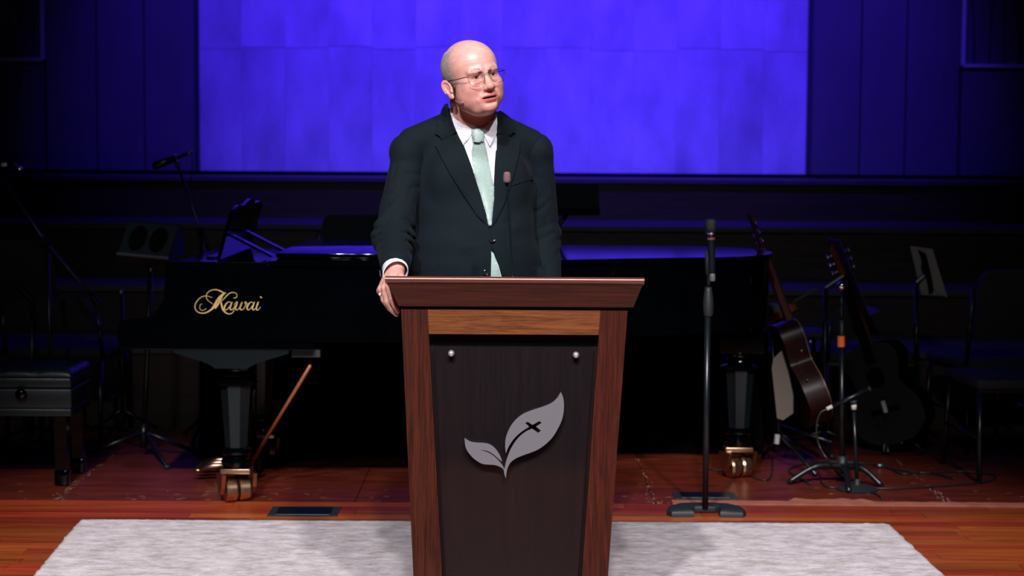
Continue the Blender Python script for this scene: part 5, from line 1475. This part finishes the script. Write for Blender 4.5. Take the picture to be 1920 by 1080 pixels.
lo_t = (BXc - .30, 5.62, .765); hi_t = (BXc + .30, 6.12, 1.70)
jv, jf = surface_nets(lambda X, Y, Z: torso_sdf(X, Y, Z), lo_t, hi_t, .0055)
cv, cf = surface_nets(lambda X, Y, Z: torso_sdf(X, Y, Z, True), lo_t, hi_t, .0075)
CB = BVHTree.FromPolygons([Vector(p) for p in cv], [tuple(f) for f in cf])
def suit_mat():
    m, nt, b = mat_new('dark_suit_cloth'); N = nt.nodes.new; L = nt.links.new
    tc = N('ShaderNodeTexCoord')
    wv = N('ShaderNodeTexWave'); wv.bands_direction = 'X'; wv.inputs['Scale'].default_value = 55; wv.inputs['Distortion'].default_value = .6; L(tc.outputs['Object'], wv.inputs['Vector'])
    nz = N('ShaderNodeTexNoise'); nz.inputs['Scale'].default_value = 500; L(tc.outputs['Object'], nz.inputs['Vector'])
    mx = N('ShaderNodeMix'); mx.data_type = 'RGBA'; mx.inputs[6].default_value = (.0052, .0096, .0132, 1); mx.inputs[7].default_value = (.0058, .0105, .0144, 1)
    L(wv.outputs['Fac'], mx.inputs[0]); L(mx.outputs[2], b.inputs['Base Color'])
    b.inputs['Roughness'].default_value = .85; b.inputs['Specular IOR Level'].default_value = .10
    b.inputs['Sheen Weight'].default_value = .015; b.inputs['Sheen Roughness'].default_value = .4
    bp = N('ShaderNodeBump'); bp.inputs['Strength'].default_value = .25; bp.inputs['Distance'].default_value = .0006
    L(nz.outputs['Fac'], bp.inputs['Height']); L(bp.outputs['Normal'], b.inputs['Normal'])
    return m
M['suit'] = suit_mat()
M['shirt'] = simple('white_shirt', (.72, .73, .81), .75, noise=.03, bump=.15, bscale=300)
M['button'] = simple('dark_button', (.012, .013, .015), .12)
jacket = mesh_obj('suit_jacket', jv, jf, M['suit'], person, smooth=True, label='dark charcoal suit jacket')

def conform(name, poly, off, thick, mat, parent, step=7.0, offf=None, label=None, rnd=0.0, smooth_it=3):
    """lay a cloth piece, outlined in photo pixels, onto the body form; it gets its own thickness"""
    # densify outline
    ol = []
    n = len(poly)
    for i in range(n):
        a = np.array(poly[i], float); b = np.array(poly[(i+1) % n], float); k = max(1, int(np.linalg.norm(b-a) / step))
        for j in range(k): ol.append(tuple(a + (b-a)*j/k))
    m = len(ol); P2 = [Vector(p) for p in ol]
    arr = np.array(ol); lo2, hi2 = arr.min(0), arr.max(0)
    ex = []
    def inside(x, y):
        c = False; j = m - 1
        for i in range(m):
            if (ol[i][1] > y) != (ol[j][1] > y) and x < (ol[j][0]-ol[i][0])*(y-ol[i][1])/(ol[j][1]-ol[i][1]) + ol[i][0]: c = not c
            j = i
        return c
    yv = lo2[1] + step/2; r = 0
    while yv < hi2[1]:
        xv = lo2[0] + (step/2 if r % 2 else 0)
        while xv < hi2[0]:
            if inside(xv, yv) and np.min(np.hypot(arr[:, 0]-xv, arr[:, 1]-yv)) > step*.45: ex.append(Vector((xv, yv)))
            xv += step
        yv += step*.9; r += 1
    res = delaunay_2d_cdt(P2 + ex, [], [list(range(m))], 1, 1e-6)
    vv, ff = res[0], res[2]
    top = []; bot = []; 
    border = set()
    cnt = {}
    for q in ff:
        for i in range(len(q)): cnt[(q[i], q[(i+1) % len(q)])] = 1
    for (a, b) in cnt:
        if (b, a) not in cnt: border.add(a); border.add(b)
    dist = np.zeros(len(vv)); nor = np.zeros((len(vv), 3)); dirs = []
    for i, p in enumerate(vv):
        d = ray(p[0], p[1]); dirs.append(d); h_, nn_, _, ds = CB.ray_cast(CO, d)
        if h_ is None:
            h_, nn_, _, _ = CB.find_nearest(CO + d*(5.85/d.y)); ds = (h_ - CO).dot(d)
        if nn_.dot(d) > 0: nn_ = -nn_
        dist[i] = ds; nor[i] = nn_
    nbr = [set() for _ in vv]
    for q in ff:
        for i in range(len(q)): nbr[q[i]].add(q[(i+1) % len(q)]); nbr[q[(i+1) % len(q)]].add(q[i])
    for it in range(5):
        d2 = dist.copy(); n2 = nor.copy()
        for i in range(len(vv)):
            if nbr[i]:
                l = list(nbr[i]); md_ = float(np.median(dist[l])); 
                d2[i] = .45*dist[i] + .55*(md_ if abs(dist[i]-md_) > .012 else dist[l].mean())
                n2[i] = .4*nor[i] + .6*nor[l].mean(0)
        if it < smooth_it: dist = d2
        nor = n2
    for i in range(len(vv)):
        d = dirs[i]; h_ = CO + d*float(dist[i]); nn_ = Vector(nor[i]).normalized()
        o_ = off + (offf(vv[i][0], vv[i][1]) if offf else 0)
        th_ = thick * (1 - (rnd if i in border else 0))
        dirv = (nn_*.55 - d*.45).normalized()
        top.append(h_ + dirv*(o_ + th_)); bot.append(h_ + dirv*o_)
    k = len(vv); f = []
    for q in ff:
        q = list(q)
        a, b, c = top[q[0]], top[q[1]], top[q[2]]
        if (b-a).cross(c-a).dot(ray(*vv[q[0]])) > 0: q = q[::-1]
        f.append(tuple(q)); f.append(tuple(k + i for i in reversed(q)))
    for (a, b) in cnt:
        if (b, a) not in cnt: f.append((a, b, k+b, k+a))
    return mesh_obj(name, top + bot, f, mat, parent, auto=55, label=label)

shirt = conform('dress_shirt', [(846, 214), (880, 232), (926, 226), (931, 262), (930, 300), (926.5, 345), (923, 390), (919.5, 426), (915, 422), (902, 372), (884, 312), (866, 262)], .0012, .0022, M['shirt'], person, 6, label='white dress shirt')
# placket crease is left to the tie; lower opening
conform('lower_shirt_front', [(919.5, 471), (925, 476), (934, 497), (941, 522), (919, 522)], .0012, .0012, M['shirt'], shirt, 6)
def tie_mat():
    m, nt, b = mat_new('green_patterned_silk'); N = nt.nodes.new; L = nt.links.new
    tc = N('ShaderNodeTexCoord'); mp = N('ShaderNodeMapping'); mp.inputs['Rotation'].default_value = (0, R(-4), 0); L(tc.outputs['Object'], mp.inputs['Vector'])
    w1 = N('ShaderNodeTexWave'); w1.bands_direction = 'Z'; w1.inputs['Scale'].default_value = 80; w1.inputs['Distortion'].default_value = 2.4; w1.inputs['Detail'].default_value = 1; w1.inputs['Detail Scale'].default_value = 2.5
    L(mp.outputs[0], w1.inputs['Vector'])
    c1 = N('ShaderNodeValToRGB'); c1.color_ramp.elements[0].position = .10; c1.color_ramp.elements[0].color = (.19, .33, .34, 1); c1.color_ramp.elements[1].position = .50; c1.color_ramp.elements[1].color = (.40, .51, .45, 1)
    L(w1.outputs['Fac'], c1.inputs[0])
    vo = N('ShaderNodeTexVoronoi'); vo.inputs['Scale'].default_value = 62; vo.inputs['Randomness'].default_value = .25; L(mp.outputs[0], vo.inputs['Vector'])
    c2 = N('ShaderNodeValToRGB'); c2.color_ramp.elements[0].position = .08; c2.color_ramp.elements[0].color = (.8, .9, .9, 1); c2.color_ramp.elements[1].position = .19; c2.color_ramp.elements[1].color = (0, 0, 0, 1)
    L(vo.outputs['Distance'], c2.inputs[0])
    mx = N('ShaderNodeMix'); mx.data_type = 'RGBA'; L(c2.outputs[0], mx.inputs[0]); L(c1.outputs[0], mx.inputs[6]); mx.inputs[7].default_value = (.62, .66, .45, 1)
    L(mx.outputs[2], b.inputs['Base Color']); b.inputs['Roughness'].default_value = .5; b.inputs['Sheen Weight'].default_value = .2
    return m
M['tie'] = tie_mat()
tie = conform('necktie', [(887.5, 264), (906.5, 262), (912, 285), (919, 318), (926, 350), (925.5, 372), (920.5, 424), (915, 424), (905, 385), (893, 345), (886, 310), (884.5, 285)], .006, .0045, M['tie'], person, 5,
    label='pale green patterned necktie', rnd=.6, offf=lambda x, y: .003*math.exp(-((x - (897 + (y-262)*.13))/9)**2))
conform('tie_tip', [(920.5, 471), (925, 475), (933, 497), (939.5, 522), (920.5, 522)], .004, .003, M['tie'], tie, 5, rnd=.5)
conform('tie_underlayer', [(884, 280), (888, 280), (890, 325), (887, 330), (884.5, 300)], .0042, .002, M['tie'], tie, 4)
conform('tie_knot', [(884, 244), (893, 241.5), (904.5, 243), (907, 252), (906.5, 264), (897, 268), (887, 265.5), (884.5, 255)], .008, .009, M['tie'], tie, 3.5, rnd=.9,
    offf=lambda x, y: .006*math.exp(-(((x-895.5)/9)**2)))
# shirt collar: band round the neck and two points
ring = []; 
nbm = MB(); v = []; f = []; n = 48
axn = Vector(NT - NB).normalized()
for k in range(n):
    a = 2*math.pi*k/n; dirx = Vector((math.sin(a), -math.cos(a), 0))
    front = max(0, math.cos(a))
    c = Vector(NB) + Vector((0, .01, .0))
    zt_ = .052 - .040*((1+math.cos(a - .2))/2)**1.5
    r0, r1 = .084, .0785
    for (rr_, zz) in ((r0, -.015), (r1 + .0022, zt_), (r1 - .0005, zt_), (r0 - .004, -.015)):
        v.append(c + dirx*rr_ + Vector((0, .018*(zz+.015)/.06, zz)))
for k in range(n):
    l = (k+1) % n
    for j in range(4): f.append((k*4+j, l*4+j, l*4+(j+1) % 4, k*4+(j+1) % 4))
nbm.add(v, f).build('collar_band', M['shirt'], shirt, smooth=True)
conform('collar_point', [(847, 200), (849, 206), (856, 219), (872, 235), (886, 243), (885, 251), (878, 262), (869.5, 272), (862, 258), (853, 236), (847, 216), (845, 206)], .005, .0035, M['shirt'], shirt, 4, rnd=.4)
conform('collar_point', [(928.5, 213), (924, 222), (914, 233), (903, 241.5), (905, 250), (911, 262), (917.5, 274), (924, 262), (929.5, 250), (930.5, 230)], .005, .0035, M['shirt'], shirt, 4, rnd=.4)

# jacket: lapels, collar, edges, pockets, seams, buttons
lo_ = lambda x, y: .0
conform('lapel', [(861, 249.5), (870, 273), (885.6, 320), (901, 367), (913, 408), (917.5, 429), (913, 424), (893, 403), (870, 368), (843, 325), (827, 294), (816.5, 271.5), (829, 264), (846, 256)], .0045, .0055, M['suit'], jacket, 6, rnd=.35)
conform('lapel', [(930, 252), (929, 270), (928, 297), (925.6, 345), (922.5, 390), (918.7, 421), (919, 431), (924, 424), (932, 410), (944, 383), (955.6, 348), (967, 313), (972, 285), (972, 266), (955, 258), (941, 254)], .0045, .0055, M['suit'], jacket, 6, rnd=.35)
conform('collar_leaf', [(841, 195), (845, 213), (854, 231), (861, 246), (846, 256), (828, 263), (826, 257), (815.5, 251.5), (819, 236), (824, 222), (831, 206), (836, 197)], .0040, .0060, M['suit'], jacket, 5, rnd=.35)
conform('collar_leaf', [(931, 211), (931.5, 232), (930, 252), (941, 254), (954, 257.5), (960, 251), (965.5, 248.5), (961, 236), (955, 222), (943, 213), (935, 208)], .0040, .0060, M['suit'], jacket, 5, rnd=.35)
# left front panel overlapping the right one down to the button, then swinging away
conform('left_front', [(919, 430), (924, 424), (934, 409), (960, 400), (1000, 405), (1003, 522), (941, 522), (936, 503), (929, 482), (922, 468), (918.5, 452)], .0022, .0035, M['suit'], jacket, 8, rnd=.2,
    offf=lambda x, y: -.009*min(1, max(0, (x-945)/45)) - .009*min(1, max(0, (424-y)/14)))
conform('right_front', [(917, 430), (914, 424), (890, 405), (850, 400), (800, 405), (793, 522), (920, 522), (921, 480), (920, 462), (917, 448)], .0004, .0022, M['suit'], jacket, 8, rnd=.2,
    offf=lambda x, y: -.007*min(1, max(0, (890-x)/45)) - .007*min(1, max(0, (424-y)/14)))
conform('breast_pocket', [(955, 342.5), (978, 335), (1000, 328.5), (1000, 335), (980, 341), (957, 349)], .0006, .0018, M['suit'], jacket, 4)
conform('pocket_flap', [(775, 516), (795, 511), (834, 509), (834, 520), (795, 524), (775, 526)], .0042, .003, M['suit'], jacket, 4)
conform('pocket_flap', [(994, 500), (1010, 497), (1022, 497), (1022, 522), (997, 522)], .0042, .003, M['suit'], jacket, 4)
def button(px, py, off=.010):
    d = ray(px, py); h_, nn_, _, _ = CB.ray_cast(CO, d)
    q_ = nn_.to_track_quat('Z', 'Y').to_matrix().to_4x4() if nn_.dot(d) < 0 else (-nn_).to_track_quat('Z', 'Y').to_matrix().to_4x4()
    Mb = Matrix.Translation(h_ - d*off) @ q_
    MB().lathe([(.0088, -.004), (.0098, -.001), (.0098, .0008), (.0085, .0016), (.0068, .0006), (.0002, .0004)], (0, 0, 0), 20, Mb).build('button', M['button'], jacket, auto=50)
button(923.5, 449); button(911.5, 511, .008)
# shoulder and dart seams as fine raised cords
def seam(pts, r_=.0009, off=.0):
    w = []
    for (px, py) in pts:
        d = ray(px, py); h_, nn_, _, _ = CB.ray_cast(CO, d)
        if h_ is None: continue
        w.append(tuple(h_ - d*off))
    if len(w) > 1: MB().tube(catmull(w, 4), r_, 5).build('seam', M['suit'], jacket, smooth=True)
seam([(821, 385), (821, 420), (821, 460), (822, 500)], .0011)

# sleeves
def folds(X, Y, Z, A, B, c, fr, amp, wid, ph):
    A = np.array(A); B = np.array(B); d = B - A; L2 = d @ d; ln = math.sqrt(L2)
    t = ((X-A[0])*d[0]+(Y-A[1])*d[1]+(Z-A[2])*d[2])/L2
    side = (X - (A[0]+t*d[0]))
    s_ = t*ln; yy = Y - (A[1]+t*d[1])
    u = .5*(fr*s_ + ph + 22*side + 1.5*np.sin(34*side + ph)) + .9*np.sin(41*s_ + 19*yy + ph) + .5*np.sin(23*yy + 60*side)
    m = .55 + .45*np.sin(17*s_ + 38*side + 25*yy + 2*ph)
    return -amp*2*m*(np.sqrt(np.abs(np.sin(u)) + .01) - .75)*np.exp(-((t-c)/wid)**2)
CUTN = (WR - ELR)/np.linalg.norm(WR - ELR) + np.array([.42, 0, .10]); CUTN = CUTN/np.linalg.norm(CUTN)
def sleeve_r(X, Y, Z):
    D = cap(X, Y, Z, SHR + np.array([.006, .0, -.004]), ELR + np.array([.0, .0, .0]), .054, .062)
    fa = cap(X, Y, Z, ELR, WR + np.array([.0, .012, .012]), .062, .048)
    D = smin(D, fa, .02)
    D = smin(D, ell(X, Y, Z, SHR + np.array([-.002, 0, .0]), (.056, .070, .058)), .02)
    D = D + folds(X, Y, Z, SHR, ELR, 1.0, 115, .0120, .30, 0.6) + folds(X, Y, Z, ELR, WR, .12, 130, .0110, .28, 2.0)
    D = D - .006*(.5 + .5*np.sin(31*Z + 27*X))*(np.sqrt(np.abs(np.sin(.5*(Z*90 - X*95 + Y*22) + .9*np.sin(Z*37+X*60))) + .01) - .75) * np.exp(-((Z-1.37)/.08)**2)
    ax_ = CUTN
    pl = (X-WR[0])*ax_[0] + (Y-WR[1])*ax_[1] + (Z-WR[2])*ax_[2] - .030
    D = smax(D, pl, .006)
    inner = cap(X, Y, Z, ELR, WR + (WR - ELR)*.25, .045, .0375)
    D = smax(D, -smax(inner, -(pl + .05), .004), .003)
    return D
sv, sf = surface_nets(sleeve_r, (WR[0]-.13, 5.38, 1.00), (SHR[0]+.11, 5.97, 1.56), .004)
mesh_obj('sleeve', sv, sf, M['suit'], jacket, smooth=True)
def sleeve_l(X, Y, Z):
    D = cap(X, Y, Z, SHL + np.array([-.004, 0, -.004]), ELL, .054, .060)
    D = smin(D, cap(X, Y, Z, ELL, WRL, .062, .050), .02)
    D = smin(D, ell(X, Y, Z, SHL + np.array([.0, 0, .0]), (.043, .062, .055)), .02)
    D = D + folds(X, Y, Z, SHL, ELL, .9, 95, .0055, .35, 0.2) + folds(X, Y, Z, ELL, WRL, .1, 100, .003, .3, 1.0)
    D = D - .006*(.5 + .5*np.sin(29*Z - 27*X))*(np.sqrt(np.abs(np.sin(.5*(Z*100 + X*80) + .8*np.sin(40*Z + 30*X))) + .01) - .75) * np.exp(-((Z-1.38)/.08)**2)
    ax_ = (WRL - ELL); ax_ = ax_/np.linalg.norm(ax_)
    pl = (X-WRL[0])*ax_[0] + (Y-WRL[1])*ax_[1] + (Z-WRL[2])*ax_[2] + .006
    D = smax(D, pl, .006)
    inner = cap(X, Y, Z, ELL, WRL + ax_*.05, .045, .040)
    return smax(D, -smax(inner, -(pl + .05), .004), .003)
sv, sf = surface_nets(sleeve_l, (SHL[0]-.10, 5.80, .88), (SHL[0]+.17, 6.12, 1.56), .0045)
mesh_obj('sleeve', sv, sf, M['suit'], jacket, smooth=True)
# shirt cuffs
def cuff(E, W_, r0, r1, l0, l1, name='cuff'):
    ax_ = Vector(W_ - E).normalized(); q_ = ax_.to_track_quat('Z', 'Y').to_matrix().to_4x4(); Mc = Matrix.Translation(Vector(W_)) @ q_
    MB().lathe([(r0, l0), (r1, l1 - .002), (r1 + .0005, l1), (r1 - .0022, l1), (r0 - .0025, l0)], (0, 0, 0), 36, Mc).build(name, M['shirt'], shirt, auto=50)
axc = Vector(WR - ELR).normalized(); qc = axc.to_track_quat('Z', 'Y').to_matrix(); v = []; f = []; n = 40
for k in range(n):
    a = 2*math.pi*k/n; dv_ = qc @ Vector((math.cos(a), math.sin(a), 0))
    def at_(r_, e): # slide along the arm until the tilted opening plane is reached
        p = Vector(WR) + dv_*r_; tt_ = (e - (p - Vector(WR)).dot(Vector(CUTN)))/axc.dot(Vector(CUTN)); return p + axc*tt_
    v += [at_(.0415, -.03), at_(.0400, .0385), at_(.0378, .0395), at_(.0375, -.03)]
for k in range(n):
    l = (k+1) % n
    for j in range(4): f.append((k*4+j, l*4+j, l*4+(j+1) % 4, k*4+(j+1) % 4))
MB().add(v, f).build('cuff', M['shirt'], shirt, auto=60)
cuff(ELL, WRL, .038, .038, -.06, .012)
# sleeve buttons
ax_ = Vector(WR - ELR).normalized(); out_ = Vector((-1, -.1, -.35)); out_ = (out_ - ax_*out_.dot(ax_)).normalized()
for k in range(4):
    c = Vector(WR) + ax_*(.030 - .014*k) + out_*(.0485 + .0004*k)
    Mb = Matrix.Translation(c) @ out_.to_track_quat('Z', 'Y').to_matrix().to_4x4()
    MB().lathe([(.0055, -.003), (.006, .001), (.0045, .002), (.0003, .0016)], (0, 0, 0), 12, Mb).build('sleeve_button', M['button'], jacket, auto=50)
# ring on the ring finger
rc_ = Vector((mcp[2]*.52 + pip[2]*.48)); rd = Vector(pip[2] - mcp[2]).normalized(); q_ = rd.to_track_quat('Z', 'Y').to_matrix().to_4x4()
Mr = Matrix.Translation(rc_) @ q_
rg = MB().lathe([(.0098, -.003), (.0115, -.0028), (.0118, .0), (.0115, .0028), (.0098, .003)], (0, 0, 0), 28, Mr).build('finger_ring', simple('gold_ring', (.75, .62, .36), .15, 1.0), person, smooth=True, label='gold ring')
MB().ball(rc_ + Vector((-.0075, -.0085, 0)), .0050, 8, (1, .8, 1)).build('ring_stone', simple('pale_gem', (.8, .8, .78), .35, .3), rg, smooth=True)
# nails
M['nail'] = simple('nail', (.70, .42, .36), .25)
# trousers and shoes
def trouser(X, Y, Z):
    x, y = tloc(X, Y); z = Z
    D = ell(x, y, z, (0, 0, .93), (.178, .135, .13))
    for s in (-1, 1):
        D = smin(D, cap(x, y, z, (s*.088, 0, .88), (s*.10, -.005, .50), .098, .078), .03)
        D = smin(D, cap(x, y, z, (s*.10, -.005, .50), (s*.105, .018, .12), .078, .068), .02)
    D = D + .002*np.sin(z*70 + x*20)*np.exp(-((z-.2)/.12)**2)
    return smax(smax(D, .075 - z, .004), z - 1.0, .01)
tv, tf = surface_nets(trouser, (BXc-.25, 5.70, .06), (BXc+.25, 6.12, 1.02), .009)
mesh_obj('trousers', tv, tf, M['suit'], person, smooth=True)
for s in (-1, 1):
    def shoe(X, Y, Z, s=s):
        x, y = tloc(X, Y)
        D = ell(x, y, Z, (s*.105, .045, .060), (.044, .075, .052)); D = smin(D, ell(x, y, Z, (s*.112, -.07, .045), (.050, .115, .038)), .02)
        D = smin(D, np.maximum(ell(x, y, Z, (s*.11, -.03, .020), (.054, .155, .03)), np.abs(Z-.020)-.008), .004)
        return np.maximum(D, .0130 - Z)
    wv, wf = surface_nets(shoe, (BXc-.26, 5.62, .005), (BXc+.26, 6.10, .13), .005)
    mesh_obj('shoe', wv, wf, M['leather'], person, smooth=True)
